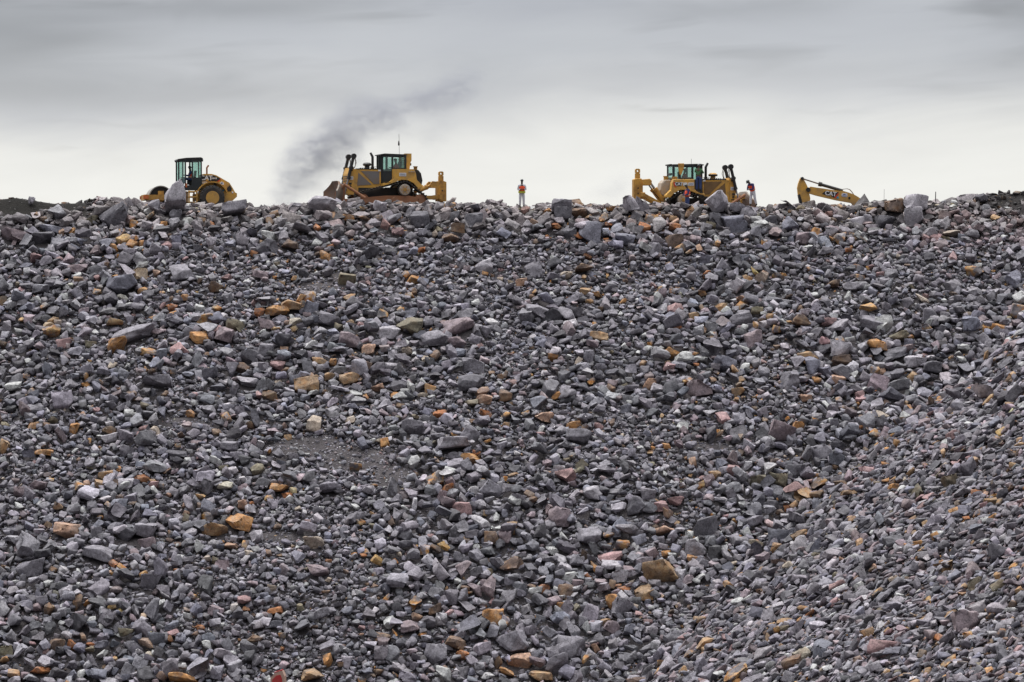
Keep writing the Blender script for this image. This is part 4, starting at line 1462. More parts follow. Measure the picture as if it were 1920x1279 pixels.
    if not variant:
        bm = BM()
        cyl(bm, (.95, 0, 3.42), (.93, 0, 4.75), .012, 6)
        an = mk('aerial', bm, 'black')
        bm = BM()
        prism(bm, [(.93, 3.98), (.86, 4.02), (.88, 4.26), (.93, 4.32)], -.012, .012)
        prism(bm, [(.93, 3.98), (.98, 4.04), (.95, 4.30), (.93, 4.32)], -.012, .012)
        mk('flag', bm, 'black', an)
    else:
        bm = BM()
        cyl(bm, (.2, -.1, 3.42), (.2, -.1, 3.78), .012, 6)
        mk('aerial', bm, 'black')
        bm = BM()
        prism(bm, [(.96, 2.95), (1.06, 2.72), (1.14, 2.72), (1.22, 3.0), (1.26, 3.46), (.86, 3.46), (.88, 3.15)], -.97, -.87)
        mk('air_conditioning_duct', bm, 'yellow_worn', bevel=.02)
    return t


YM = 6.0                      # machines stand six metres behind the crest line
g0 = at(722, 389, YM)
g2 = at(1301, 408, YM)
bulldozer('yellow bulldozer facing left with a brown blade and dark smoke behind it', g0, R(16), False, 0.0, 0)
bulldozer('dusty yellow bulldozer facing right with its ripper raised and people around it', g2, R(9), True, 0.78, 1)


# ------------------------------------------------------------------ road roller
def roller():
    t = empty('road_roller', 'yellow road roller with a dark glazed cab and smooth steel drum', 'road roller', at(360, 394.5, YM), R(13))

    def mk(name, bm, mat, parent=t, **k):
        return build(name, bm, M[mat], parent, **k)
    bm = BM()
    rr = .78
    prof_o = [(-1.06, rr), (1.06, rr)]
    seg = 40
    ring = {}
    for key, yy, r_ in (('a', -1.06, rr), ('b', 1.06, rr), ('c', -1.06, rr - .06), ('d', 1.06, rr - .06), ('e', -.75, rr - .06), ('f', .75, rr - .06)):
        ring[key] = [bm.verts.new((-2.1 + r_ * math.cos(2 * math.pi * i / seg), yy, .78 + r_ * math.sin(2 * math.pi * i / seg))) for i in range(seg)]
    for p, q in (('a', 'b'), ('a', 'c'), ('b', 'd'), ('c', 'e'), ('d', 'f')):
        for i in range(seg):
            bm.faces.new((ring[p][i], ring[p][(i + 1) % seg], ring[q][(i + 1) % seg], ring[q][i]))
    for key in ('e', 'f'):
        bm.faces.new(ring[key])
    dr = mk('drum', bm, 'drum', smooth=True)
    for sd in (-1, 1):
        bm = BM()
        lathe(bm, (-2.1, sd * .82, .78), [(-.06, rr - .07), (.06, rr - .07)], 30)
        mk('drum_inside', bm, 'black', dr)
    bm = BM()
    for sd in (-1, 1):
        lathe(bm, (-2.1, sd * .95, .78), [(-.12, .26), (.12, .26)], 18)
        box(bm, -2.28, -1.92, sd * 1.06 - .05, sd * 1.06 + .05, .78, 1.22)
    mk('drum_mount', bm, 'yellow_worn', dr, bevel=.02)
    bm = BM()
    for sd in (-1, 1):
        beam(bm, (-3.10, sd * 1.20, .80), (-1.0, sd * 1.20, .80), .14, .34)
    box(bm, -3.16, -2.96, -1.27, 1.27, .62, .98)
    box(bm, -1.12, -.92, -1.27, 1.27, .62, 1.02)
    prism(bm, [(-.95, .55), (-.3, .5), (-.3, 1.15), (-.95, 1.05)], -.45, .45)
    fr = mk('drum_frame', bm, 'yellow_worn', bevel=.02)
    bm = BM()
    box(bm, -3.24, -2.9, -1.34, -1.05, .70, .92)
    box(bm, -3.24, -2.9, 1.05, 1.34, .70, .92)
    mk('frame_corner', bm, 'orange', fr)
    # rear chassis and hood
    bm = BM()
    hoodp = [(.50, 1.05), (.50, 2.28), (.72, 2.34), (1.20, 2.34), (1.50, 2.26), (2.35, 1.78), (2.58, 1.42), (2.72, 1.16), (2.84, 1.10), (2.84, .88), (2.55, .62), (2.0, .48), (1.9, .9), (1.0, .9), (.6, .6), (.1, .6), (.1, 1.05)]
    prism(bm, hoodp, -.62, .62)
    hd = mk('engine_hood', bm, 'yellow', bevel=.03)
    for sd in (-1, 1):
        bm = BM()   # fender over the wheel
        y0, y1 = (sd * .80 - .20, sd * .80 + .20)
        arc = [(1.2 + .98 * math.cos(a), .8 + .98 * math.sin(a)) for a in [R(155 - k * 12) for k in range(12)]]
        arco = [(1.2 + 1.05 * math.cos(a), .8 + 1.05 * math.sin(a)) for a in [R(155 - k * 12) for k in range(12)]]
        prism(bm, arco + arc[::-1], y0, y1)
        mk('wheel_arch', bm, 'yellow_worn', hd)
        y = sd * .635
        bm = BM()
        prism(bm, [(.56, 1.88), (1.58, 1.88), (1.78, 2.04), (1.34, 2.24), (.56, 2.24)], y - .012, y + .012)
        bd = mk('logo_band', bm, 'black', hd)
        if sd < 0:
            lettering('lettering', 'CAT', .40, M['white'], bd, (.86, y - .02, 2.07), bold=.012)
            bm = BM()
            prism(bm, [(.80, 1.90), (1.02, 1.90), (.91, 2.03)], y - .045, y - .03)
            mk('yellow_triangle', bm, 'yellow', bd)
            bm = BM()
            for k in range(4):
                prism(bm, [(1.19 + k * .09, 2.01), (1.25 + k * .09, 2.01), (1.27 + k * .09, 2.11), (1.21 + k * .09, 2.11)], y - .03, y - .012)
            mk('model_lettering', bm, 'white', bd)
            bm = BM()
            for k in range(2):
                box(bm, .56, .92, y - .03, y - .01, 1.72 + k * .07, 1.76 + k * .07)
            mk('small_print', bm, 'white', bd)
        bm = BM()
        prism(bm, [(1.56, 1.84), (1.64, 1.84), (1.82, 2.02), (1.78, 2.04)], y - .014, y + .014)
        mk('red_stripe', bm, 'red', bd)
        bm = BM()
        box(bm, 1.36, 1.50, y - .012, y + .012, 1.55, 1.76)
        prism(bm, [(2.18, 1.42), (2.36, 1.62), (2.5, 1.40), (2.46, 1.22), (2.22, 1.22)], y - .012, y + .012)
        mk('hood_vent', bm, 'black', hd)
        bm = BM()
        prism(bm, [(1.72, 1.64), (2.0, 1.64), (2.0, 1.76), (1.86, 1.86), (1.72, 1.78)], y - .012, y + .012)
        sg = mk('white_sign', bm, 'white', hd)
        bm = BM()
        prism(bm, [(1.76, 1.70), (1.88, 1.70), (1.93, 1.77), (1.86, 1.80), (1.80, 1.73)], y - .02, y + .02)
        mk('sign_print', bm, 'bluetext', sg)
        bm = BM()
        cyl(bm, (1.93, y - .014, 1.27), (1.93, y + .014, 1.27), .075, 14)
        mk('round_sticker', bm, 'cyan', hd)
        bm = BM()
        box(bm, 2.50, 2.60, y - .03, y + .03, 1.1, 1.22)
        mk('tail_lamp', bm, 'white', hd)
        # steps
        bm = BM()
        for x in (-.28, .22):
            box(bm, x - .05, x + .05, sd * .86 - .05, sd * .86 + .05, .45, 1.25)
        for z in (.5, .85, 1.18):
            box(bm, -.30, .24, sd * .86 - .10, sd * .86 + .10, z - .03, z + .05)
        mk('step_ladder', bm, 'yellow')
    bm = BM()
    cyl(bm, (.98, .1, 2.3), (.98, .1, 2.78), .055, 10)
    cyl(bm, (.98, .1, 2.76), (1.10, .1, 2.92), .055, 10)
    mk('exhaust_pipe', bm, 'rust')
    # wheels
    for sd in (-1, 1):
        w_ = empty('wheel', None, None)
        w_.parent = t
        bm = BM()
        lathe(bm, (1.2, sd * .88, .80), [(-.27, .44), (-.29, .62), (-.25, .74), (-.17, .79), (.17, .79), (.25, .74), (.29, .62), (.27, .44)], 36)
        for k in range(22):
            a = 2 * math.pi * k / 22
            c_, s_ = math.cos(a), math.sin(a)
            for q in (-1, 1):
                beam(bm, (1.2 + .79 * c_, sd * .88 + q * .02, .8 + .79 * s_), (1.2 + .75 * math.cos(a + .12), sd * .88 + q * .27, .8 + .75 * math.sin(a + .12)), .05, .07)
        mk('tyre', bm, 'rubber', w_)
        bm = BM()
        lathe(bm, (1.2, sd * .88, .80), [(-.28, .43), (-.285, .36), (-.20, .32), (-.16, .16), (-.22, .14), (-.22, .04), (.22, .04), (.22, .14), (.16, .16), (.20, .32), (.285, .36), (.28, .43)], 28)
        mk('rim', bm, 'yellow', w_)
    # cab
    x0, x1, zb, zt = -.92, .52, 1.35, 3.30
    bm = BM()
    for x, y in ((x0, -.72), (x0, .72), (x0 + .42, -.80), (x0 + .42, .80), (-.05, -.80), (-.05, .80), (x1, -.76), (x1, .76)):
        box(bm, x - .045, x + .045, y - .045, y + .045, zb, zt - .05)
    for sd in (-1, 1):
        beam(bm, (x0, sd * .72, 1.42), (x0 + .42, sd * .80, 1.42), .06, .12)
        beam(bm, (x0 + .42, sd * .80, 1.45), (x1, sd * .78, 1.45), .06, .30)
        beam(bm, (x0, sd * .74, 3.20), (x1, sd * .78, 3.20), .10, .16)
        box(bm, -.02, .50, sd * .78 - .025, sd * .78 + .025, 1.5, 2.10)
    box(bm, x0 - .04, x0 + .04, -.72, .72, 1.35, 1.75)
    box(bm, x0 - .04, x0 + .04, -.72, .72, 3.12, 3.26)
    box(bm, x1 - .04, x1 + .04, -.72, .72, 1.35, 2.2)
    box(bm, x0, x1, -.76, .76, 1.33, 1.40)
    cab = mk('cab', bm, 'cabdark')
    bm = BM()
    prism(bm, [(x0 - .10, 3.16), (x0 - .06, 3.28), (-.45, 3.36), (.50, 3.40), (.62, 3.34), (.62, 3.26), (x0 + .05, 3.24)], -.84, .84)
    mk('cab_roof', bm, 'black', cab, bevel=.02)
    for sd in (-1, 1):
        bm = BM()
        beam(bm, (x0, sd * .72, 2.45), (x0 + .42, sd * .80, 2.45), .012, 1.42)
        mk('front_corner_window', bm, 'glass', cab)
        bm = BM()
        beam(bm, (-.05, sd * .79, 2.65), (x1, sd * .79, 2.65), .012, 1.05)
        mk('rear_side_window', bm, 'glass', cab)
        bm = BM()
        cyl(bm, (.55, sd * .6, 3.22), (.66, sd * .6, 3.20), .08, 10)
        cyl(bm, (x0 - .12, sd * .6, 3.18), (x0 - .02, sd * .6, 3.20), .08, 10)
        mk('work_lamp', bm, 'black', cab)
    bm = BM()
    beam(bm, (x0, -.70, 2.42), (x0, .70, 2.42), .012, 1.36)
    mk('windscreen', bm, 'glass', cab)
    bm = BM()
    beam(bm, (x1, -.70, 2.65), (x1, .70, 2.65), .012, .9)
    mk('rear_window', bm, 'glass', cab)
    bm = BM()
    box(bm, -.30, .15, -.25, .25, 1.65, 1.92)
    prism(bm, [(.08, 1.9), (.22, 1.9), (.3, 2.55), (.16, 2.55)], -.23, .23)
    box(bm, -.78, -.62, -.12, .12, 1.4, 2.05)
    lathe(bm, (-.55, 0, 2.12), [(-.02, .19), (.02, .19)], 16, 'Z')
    mk('seat', bm, 'black', cab, bevel=.02)
    bm = BM()
    box(bm, -.50, -.40, -.86, -.83, 1.46, 1.72)
    st = mk('warning_sticker', bm, 'orange', cab)
    return t


roller()


# ------------------------------------------------------------------ excavator, most of it below the crest
def excavator():
    o3 = Vector(at(1560, 389, YM + 2))
    sc = (o3.y - CAM.y) / FOC
    ox = 1560

    def q(px, row):                    # photograph pixel -> local metres (x, z)
        return ((px - ox) * sc, (389 - row) * sc)
    t = empty('excavator', 'yellow excavator behind the crest with only its folded arm showing', 'excavator', o3, 0)

    def mk(name, bm, mat, parent=t, **k):
        return build(name, bm, M[mat], parent, **k)
    bm = BM()
    st = [q(*p) for p in ((1503.7, 332.3), (1499.9, 335), (1496.5, 343.5), (1494.6, 352.6), (1496, 365.4), (1499.7, 375.3), (1504, 392), (1508, 420), (1514, 420), (1517.5, 392), (1518.7, 372), (1516.5, 362), (1514.6, 353), (1511, 345), (1506.8, 337.2), (1505.6, 333))]
    prism(bm, st, -.20, .20)
    stick = mk('stick', bm, 'yellow', bevel=.03)
    bm = BM()
    prism(bm, [q(*p) for p in ((1495.8, 366), (1499, 364), (1502.5, 376), (1504, 384), (1499.5, 384))], -.24, .24)
    mk('bucket_cylinder', bm, 'black', stick)
    bm = BM()
    prism(bm, [q(*p) for p in ((1500, 414), (1522, 410), (1536, 424), (1530, 446), (1508, 450), (1494, 436))], -.55, .55)
    mk('bucket', bm, 'steel', stick, bevel=.04)
    bm = BM()
    top = [(1512.5, 357), (1519, 350.2), (1530, 352), (1545, 354), (1560, 356.6), (1581, 358.5), (1592, 361.8), (1601, 365.4), (1609, 370), (1614.5, 374.6), (1621, 382), (1634, 404), (1648, 432)]
    bot = [(1640, 438), (1624, 418), (1608, 396), (1596, 381), (1583, 378.6), (1569, 376.2), (1545, 370.6), (1530, 367), (1519.5, 363.8), (1512.5, 360)]
    prism(bm, [q(*p) for p in top + bot], -.24, .24)
    boom = mk('boom', bm, 'yellow', bevel=.03)
    bm = BM()
    cyl(bm, (q(1514.6, 356)[0], -.3, q(1514.6, 356)[1]), (q(1514.6, 356)[0], .3, q(1514.6, 356)[1]), .15, 12)
    mk('pivot_pin', bm, 'black', boom)
    for px_, row_, r__ in ((1591.5, 371.5, .075), (1503.6, 335, .10)):
        bm = BM()
        a = q(px_, row_)
        cyl(bm, (a[0], -.28, a[1]), (a[0], .28, a[1]), r__, 12)
        mk('pivot_pin', bm, 'black', boom)
    bm = BM()
    a, b, c = q(1504, 335), q(1538, 345.8), q(1580, 358)
    cyl(bm, (b[0] - .08, 0, b[1] + .02), (c[0], 0, c[1]), .105, 12)
    cyl(bm, (b[0] - .12, 0, b[1] + .03), (b[0] + .1, 0, b[1] - .02), .15, 12)
    sc_ = mk('stick_cylinder', bm, 'black')
    bm = BM()
    cyl(bm, (a[0], 0, a[1]), (b[0], 0, b[1]), .05, 10)
    mk('cylinder_rod', bm, 'greypanel', sc_)
    bm = BM()
    for dy in (-.08, .08):
        tube(bm, [(q(x, r_)[0], dy, q(x, r_)[1]) for x, r_ in ((1578, 357.5), (1581, 354.8), (1588, 354.2), (1593, 355.6), (1597, 360), (1600.5, 365))], .022, 6)
    mk('hydraulic_hose', bm, 'greypanel', boom)
    y = -.252
    bm = BM()
    prism(bm, [q(*p) for p in ((1540, 363.6), (1545.5, 358.8), (1571.5, 360.8), (1563, 370.8))], y - .01, y + .01)
    bd = mk('logo_band', bm, 'black', boom)
    bm = BM()
    prism(bm, [q(*p) for p in ((1571.8, 361.3), (1571, 365.6), (1565.5, 371.6), (1562.6, 371.2))], y - .014, y + .006)
    mk('red_stripe', bm, 'red', bd)
    a = q(1556.5, 363.6)
    lettering('lettering', 'CAT', .38, M['white'], bd, (a[0], y - .02, a[1]), ry=8, bold=.012)
    bm = BM()
    prism(bm, [q(*p) for p in ((1554.2, 368.6), (1558.6, 369.2), (1556.6, 366.0))], y - .045, y - .03)
    mk('yellow_triangle', bm, 'yellow', bd)
    bm = BM()
    prism(bm, [q(*p) for p in ((1576.5, 366), (1578.5, 362), (1587.5, 363), (1588, 367.5), (1586.5, 370), (1578, 369))], y - .01, y + .01)
    sg = mk('white_sign', bm, 'white', boom)
    bm = BM()
    prism(bm, [q(*p) for p in ((1578, 366), (1582, 363.6), (1586.5, 366), (1582, 365.8))], y - .02, y + .006)
    prism(bm, [q(*p) for p in ((1578, 368), (1586.5, 368.6), (1586.5, 367.6), (1578, 367))], y - .02, y + .006)
    mk('sign_print', bm, 'bluetext', sg)
    bm = BM()
    a = q(1569.8, 370.6)
    cyl(bm, (a[0], y - .014, a[1]), (a[0], y + .01, a[1]), .075, 14)
    mk('round_sticker', bm, 'cyan', boom)
    # upper house, cab and tracks stand on the lower bench behind the crest
    zb = -4.35
    bx = q(1668, 389)[0]
    bm = BM()
    prism(bm, [(bx - 1.2, zb + 1.15), (bx + 2.6, zb + 1.15), (bx + 2.9, zb + 1.5), (bx + 2.9, zb + 2.4), (bx + 2.4, zb + 2.6), (bx - 1.2, zb + 2.5)], -1.35, 1.35)
    mk('engine_house', bm, 'yellow', bevel=.06)
    bm = BM()
    for x, yy in ((-1.7, -1.35), (-1.7, -.45), (-.2, -1.35), (-.2, -.45)):
        box(bm, bx + x - .06, bx + x + .06, yy - .06, yy + .06, zb + 1.2, zb + 3.0)
    box(bm, bx - 1.8, bx - .1, -1.42, -.38, zb + 2.95, zb + 3.08)
    box(bm, bx - 1.75, bx - .2, -1.38, -.42, zb + 1.15, zb + 1.9)
    cb = mk('cab', bm, 'cabdark')
    bm = BM()
    box(bm, bx - 1.66, bx - .24, -1.36, -1.34, zb + 1.9, zb + 2.95)
    box(bm, bx - 1.72, bx - 1.70, -1.3, -.5, zb + 1.9, zb + 2.95)
    mk('cab_glass', bm, 'glass', cb)
    for sd in (-1, 1):
        bm = BM()
        for p, d in resample(hull_path([(bx - 1.6, zb + .47, .42), (bx + 2.0, zb + .47, .42)]), .2):
            nrm = Vector((d.y, -d.x))
            pts = [p - d * .09, p + d * .09, p + d * .09 + nrm * .06, p - d * .09 + nrm * .06]
            prism(bm, [(v.x, v.y) for v in pts], sd * 1.15 - .3, sd * 1.15 + .3)
        tr = mk('track', bm, 'track')
        bm = BM()
        prism(bm, [(bx - 1.5, zb + .2), (bx + 1.9, zb + .2), (bx + 1.9, zb + .75), (bx - 1.5, zb + .75)], sd * 1.15 - .2, sd * 1.15 + .2)
        mk('track_frame', bm, 'yellow_worn', tr)
    bm = BM()
    box(bm, bx - .9, bx + 1.3, -.9, .9, zb + .5, zb + .95)
    cyl(bm, (bx + .2, 0, zb + .9), (bx + .2, 0, zb + 1.2), .7, 20)
    mk('undercarriage', bm, 'yellow_worn')


excavator()


# ------------------------------------------------------------------ people
def skin(chains, mat, name, parent, sub=2, flip=False):
    """chains: list of lists of (x, y, z, r) sharing joints by position; one skinned surface"""
    key, vs, rad, es = {}, [], [], set()
    for ch in chains:
        prev = None
        for p in ch:
            k = (round(p[0], 3), round(p[1], 3), round(p[2], 3))
            if k not in key:
                key[k] = len(vs)
                vs.append(p[:3])
                rad.append(p[3])
            i = key[k]
            if prev is not None and prev != i:
                es.add((min(prev, i), max(prev, i)))
            prev = i
    me = bpy.data.meshes.new(name)
    me.from_pydata(vs, list(es), [])
    ob = bpy.data.objects.new(name, me)
    COL.objects.link(ob)
    md = ob.modifiers.new('s', 'SKIN')
    md.use_smooth_shade = True
    # islands each need a root
    adj = {i: [] for i in range(len(vs))}
    for a, b in es:
        adj[a].append(b)
        adj[b].append(a)
    seen = set()
    sv = me.skin_vertices[0].data
    for i in range(len(vs)):
        r_ = rad[i] if hasattr(rad[i], '__len__') else (rad[i], rad[i])
        sv[i].radius = r_
        sv[i].use_root = False
        if i not in seen:
            sv[i].use_root = True
            stack = [i]
            while stack:
                j = stack.pop()
                if j in seen:
                    continue
                seen.add(j)
                stack += adj[j]
    if sub:
        m2 = ob.modifiers.new('u', 'SUBSURF')
        m2.levels = sub
        m2.render_levels = sub
    bpy.context.view_layer.update()
    res = bpy.data.meshes.new_from_object(ob.evaluated_get(bpy.context.evaluated_depsgraph_get()))
    bpy.data.objects.remove(ob)
    bpy.data.meshes.remove(me)
    res.name = name
    res.materials.clear()
    res.shade_smooth()
    return link(name, res, M[mat], parent)


def hand_chains(wrist, direction, side):
    """a palm with five unequal bent fingers, direction = where the fingers point"""
    d = Vector(direction).normalized()
    lat = d.cross(Vector((0, 0, 1)))
    if lat.length < .1:
        lat = Vector((1, 0, 0))
    lat.normalize()
    nrm = lat.cross(d)
    w_ = Vector(wrist)
    out = []
    pal = [tuple(w_) + ((.026, .022),), tuple(w_ + d * .05) + ((.040, .020),), tuple(w_ + d * .09) + ((.040, .017),)]
    for k, (o_, ln) in enumerate(((-.03, .060), (-.01, .075), (.011, .070), (.031, .055))):
        b = w_ + d * .082 + lat * o_
        m_ = b + d * ln * .6 - nrm * .012
        e = m_ + d * ln * .35 - nrm * .028
        out.append([tuple(b) + (.009,), tuple(m_) + (.0085,), tuple(e) + (.0075,)])
    b = w_ + d * .03 - lat * .03 * side
    m_ = b + d * .035 - lat * .03 * side
    e = m_ + d * .035 - nrm * .01
    out.append([tuple(b) + (.011,), tuple(m_) + (.010,), tuple(e) + (.008,)])
    return pal, out


def person(label, loc, rz, J, top, legs, vest='vest', band=None, hat='helmet', hips=None, scale=1.0):
    """J: joints in metres, facing -Y; L and R arms and legs. Body, then clothing as children."""
    t = empty('person', label, 'person', loc, rz)
    t.scale = (scale,) * 3
    P, Ch, Nk, Hd = J['pelvis'], J['chest'], J['neck'], J['head']
    v = lambda p, r_: (p[0], p[1], p[2], r_)
    mid = tuple((P[i] + Ch[i]) / 2 for i in range(3))
    hd = Vector(Hd)
    nk = Vector(Nk)
    up = (hd - nk).normalized()
    fwd = Vector(J.get('look', (0, -1, 0))).normalized()
    body = [[v(P, (.14, .11)), v(mid, (.135, .10)), v(Ch, (.165, .11)), v(Nk, (.055, .055)), v(tuple(hd - up * .03), (.070, .080)), v(tuple(hd + up * .05), (.078, .092)), v(tuple(hd + up * .10), (.05, .06))]]
    nose = hd + fwd * .098 + up * .0
    body.append([v(tuple(hd - up * .03), (.070, .080)), v(tuple(nose), .014)])
    extra = []
    for s_, q in ((-1, 'R'), (1, 'L')):
        sh, el, wr = J['sh' + q], J['el' + q], J['wr' + q]
        body.append([v(Ch, (.165, .11)), v(sh, .062), v(el, .043), v(wr, (.028, .024))])
        dr = J.get('hd' + q, tuple(Vector(wr) - Vector(el)))
        pal, fing = hand_chains(wr, dr, s_)
        body[-1] += pal[1:]
        extra += fing
        hp, kn, an, toe = J['hip' + q], J['kn' + q], J['an' + q], J['toe' + q]
        body.append([v(P, (.14, .11)), v(hp, .095), v(kn, .062), v(an, .042), v(toe, .038)])
    skin(body + extra, 'skin', 'body', t)
    # trousers and shirt
    tr = [[v(P, (.15, .125)), v(tuple(Vector(P).lerp(Vector(Ch), .3)), (.15, .12))]]
    for q in 'RL':
        kn, an = Vector(J['kn' + q]), Vector(J['an' + q])
        tr.append([v(P, (.15, .125)), v(J['hip' + q], .115), v(tuple(kn), .085), v(tuple(kn.lerp(an, .9)), .070)])
    skin(tr, legs, 'trousers', t)
    sh_ = [[v(tuple(Vector(P).lerp(Vector(Ch), .15)), (.155, .125)), v(mid, (.15, .115)), v(Ch, (.18, .125)), v(tuple(Vector(Ch).lerp(nk, .75)), (.075, .07))]]
    for q in 'RL':
        el, wr = Vector(J['el' + q]), Vector(J['wr' + q])
        sh_.append([v(Ch, (.18, .125)), v(J['sh' + q], .078), v(tuple(el), .058), v(tuple(el.lerp(wr, .88)), .043)])
    skin(sh_, top, 'shirt', t)
    if vest:
        lo = Vector(P).lerp(Vector(Ch), -.10)
        vm = skin([[v(tuple(lo), (.215, .195)), v(mid, (.205, .180)), v(Ch, (.225, .175)), v(tuple(Vector(Ch).lerp(nk, .6)), (.10, .085))],
                   [v(Ch, (.225, .175)), v(tuple(Vector(Ch).lerp(Vector(J['shR']), .8)), .088)], [v(Ch, (.225, .175)), v(tuple(Vector(Ch).lerp(Vector(J['shL']), .8)), .088)]], vest, 'vest', t)
        if band:
            bm = BM()
            ax = (Vector(Ch) - Vector(P)).normalized()
            c0 = Vector(P).lerp(Vector(Ch), -.12)
            for z0, hgt in ((0.0, .13),):
                pts = []
                ra, rb = .222, .202
                for k in range(24):
                    a = 2 * math.pi * k / 24
                    pts.append(c0 + Vector((ra * math.cos(a), rb * math.sin(a), 0)))
                A = [bm.verts.new(p) for p in pts]
                B = [bm.verts.new(p + ax * hgt) for p in pts]
                for k in range(24):
                    bm.faces.new((A[k], A[(k + 1) % 24], B[(k + 1) % 24], B[k]))
                bm.faces.new(A[::-1])
                bm.faces.new(B)
            build('vest_band', bm, M[band], vm, smooth=False)
        else:
            bm = BM()
            ax = (Vector(Ch) - Vector(P)).normalized()
            c0 = Vector(P).lerp(Vector(Ch), .30)
            A, B = [], []
            for k in range(24):
                a = 2 * math.pi * k / 24
                p = c0 + Vector((.218 * math.cos(a), .192 * math.sin(a), 0))
                A.append(bm.verts.new(p))
                B.append(bm.verts.new(p + ax * .045))
            for k in range(24):
                bm.faces.new((A[k], A[(k + 1) % 24], B[(k + 1) % 24], B[k]))
            bm.faces.new(A[::-1])
            bm.faces.new(B)
            build('reflective_strip', bm, M['silver'], vm)
    # boots
    for q in 'RL':
        an, toe = Vector(J['an' + q]), Vector(J['toe' + q])
        skin([[v(tuple(an + Vector((0, 0, .10))), .058), v(tuple(an), .058), v(tuple(toe), (.048, .04))]], 'boot', 'boot', t, 1)
    # hard hat or hair: a dome with a brim
    bm = BM()
    c0 = hd + up * .055
    X = up.cross(fwd).normalized()
    Y = fwd
    rows = []
    for k in range(7):
        a = R(-4 + k * 94 / 6)
        rows.append([(c0 + X * (.105 * math.cos(a) * math.cos(b)) + Y * (.122 * math.cos(a) * math.sin(b)) + up * (.12 * math.sin(a))) for b in [2 * math.pi * j / 20 for j in range(21)]])
    seam_quads(bm, rows)
    rim = [(c0 + X * (.108 * math.cos(b)) + Y * (.125 * math.sin(b) + (.055 if math.sin(b) > 0.2 else 0.012 * math.sin(b))) + up * -.012) for b in [2 * math.pi * j / 20 for j in range(21)]]
    seam_quads(bm, [rows[0], rim])
    bmesh.ops.remove_doubles(bm, verts=bm.verts, dist=.0005)
    build('hard_hat', bm, M[hat], t, smooth=True)
    bm = BM()
    for s_ in (-1, 1):
        bmesh.ops.create_icosphere(bm, subdivisions=1, radius=.012, matrix=Matrix.Translation(hd + fwd * .080 + X * .03 * s_ + up * .022))
    build('eyes', bm, M['white'], t)
    bm = BM()
    beam(bm, hd + fwd * .082 - X * .022 - up * .055, hd + fwd * .082 + X * .022 - up * .055, .012, .01)
    build('mouth', bm, M['boot'], t)
    return t


STAND = dict(pelvis=(0, 0, .95), chest=(0, 0, 1.30), neck=(0, 0, 1.50), head=(0, -.02, 1.62),
             shR=(-.19, 0, 1.40), shL=(.19, 0, 1.40), elR=(-.25, -.02, 1.12), elL=(.25, -.02, 1.12), wrR=(-.10, -.22, 1.14), wrL=(.10, -.22, 1.16),
             hdR=(.9, -.3, .1), hdL=(-.9, -.3, 0), hipR=(-.09, 0, .92), hipL=(.09, 0, .92), knR=(-.11, -.03, .50), knL=(.11, -.02, .50),
             anR=(-.12, 0, .08), anL=(.12, 0, .08), toeR=(-.14, -.15, .04), toeL=(.14, -.15, .04))


def pose(**k):
    d = dict(STAND)
    d.update(k)
    return d


def foot(px, row_head, y, height):
    p = Vector(at(px, row_head, y))
    p.z -= height
    return p


person('worker in pale grey overalls and orange vest standing alone on the crest, arms folded', foot(978.5, 338.5, .35, 1.70), R(6), pose(), 'lightgrey', 'lightgrey', 'vest', 'band')
person('stooping worker in orange vest, navy sleeves and pale trousers looking down by the blade', foot(1411.5, 339.5, .3, 1.57), R(-48),
       pose(chest=(0, -.16, 1.26), neck=(0, -.30, 1.43), head=(0, -.40, 1.50), look=(0, -.7, -.7), shR=(-.19, -.18, 1.35), shL=(.19, -.18, 1.35),
            elR=(-.24, -.22, 1.06), elL=(.24, -.22, 1.06), wrR=(-.06, -.42, 1.02), wrL=(.06, -.42, 1.02),
            knR=(-.14, -.03, .50), knL=(.12, .06, .50), anR=(-.16, -.05, .08), anL=(.14, .20, .08), toeR=(-.17, -.20, .04), toeL=(.15, .06, .04)), 'navy', 'lightgrey')
person('worker in red-orange vest and navy clothes half hidden by rocks before the bulldozer track', foot(1289, 346.0, 2.6, 1.74), R(-70),
       pose(elR=(-.23, -.10, 1.12), elL=(.23, -.06, 1.12), wrR=(-.16, -.30, 1.06), wrL=(.16, -.28, 1.06), head=(0, -.05, 1.61), look=(0, -.95, -.25)), 'navy', 'blue')
person('mechanic in green shirt and blue trousers standing on the bulldozer beside the cab door', foot(1310, 306.5, YM - 1.35, 1.80), R(160),
       pose(elR=(-.27, -.12, 1.18), elL=(.26, -.10, 1.25), wrR=(-.22, -.36, 1.28), wrL=(.20, -.38, 1.42)), 'green', 'blue', None)
SIT = pose(pelvis=(0, 0, .10), chest=(0, -.03, .45), neck=(0, -.04, .65), head=(0, -.06, .77), shR=(-.19, -.03, .55), shL=(.19, -.03, .55),
           elR=(-.24, -.14, .30), elL=(.24, -.14, .30), wrR=(-.20, -.38, .34), wrL=(.20, -.38, .34), hdR=(0, -1, 0), hdL=(0, -1, 0),
           hipR=(-.10, -.02, .08), hipL=(.10, -.02, .08), knR=(-.14, -.45, .12), knL=(.14, -.45, .12), anR=(-.14, -.50, -.26), anL=(.14, -.50, -.26),
           toeR=(-.14, -.66, -.30), toeL=(.14, -.66, -.30))


def seated(label, base, rz, x, y, z, face, top, vest):
    m_ = Matrix.Translation(base) @ Matrix.Rotation(rz, 4, 'Z')
    return person(label, m_ @ Vector((x, y, z)), rz + face, SIT, top, 'blue', vest)


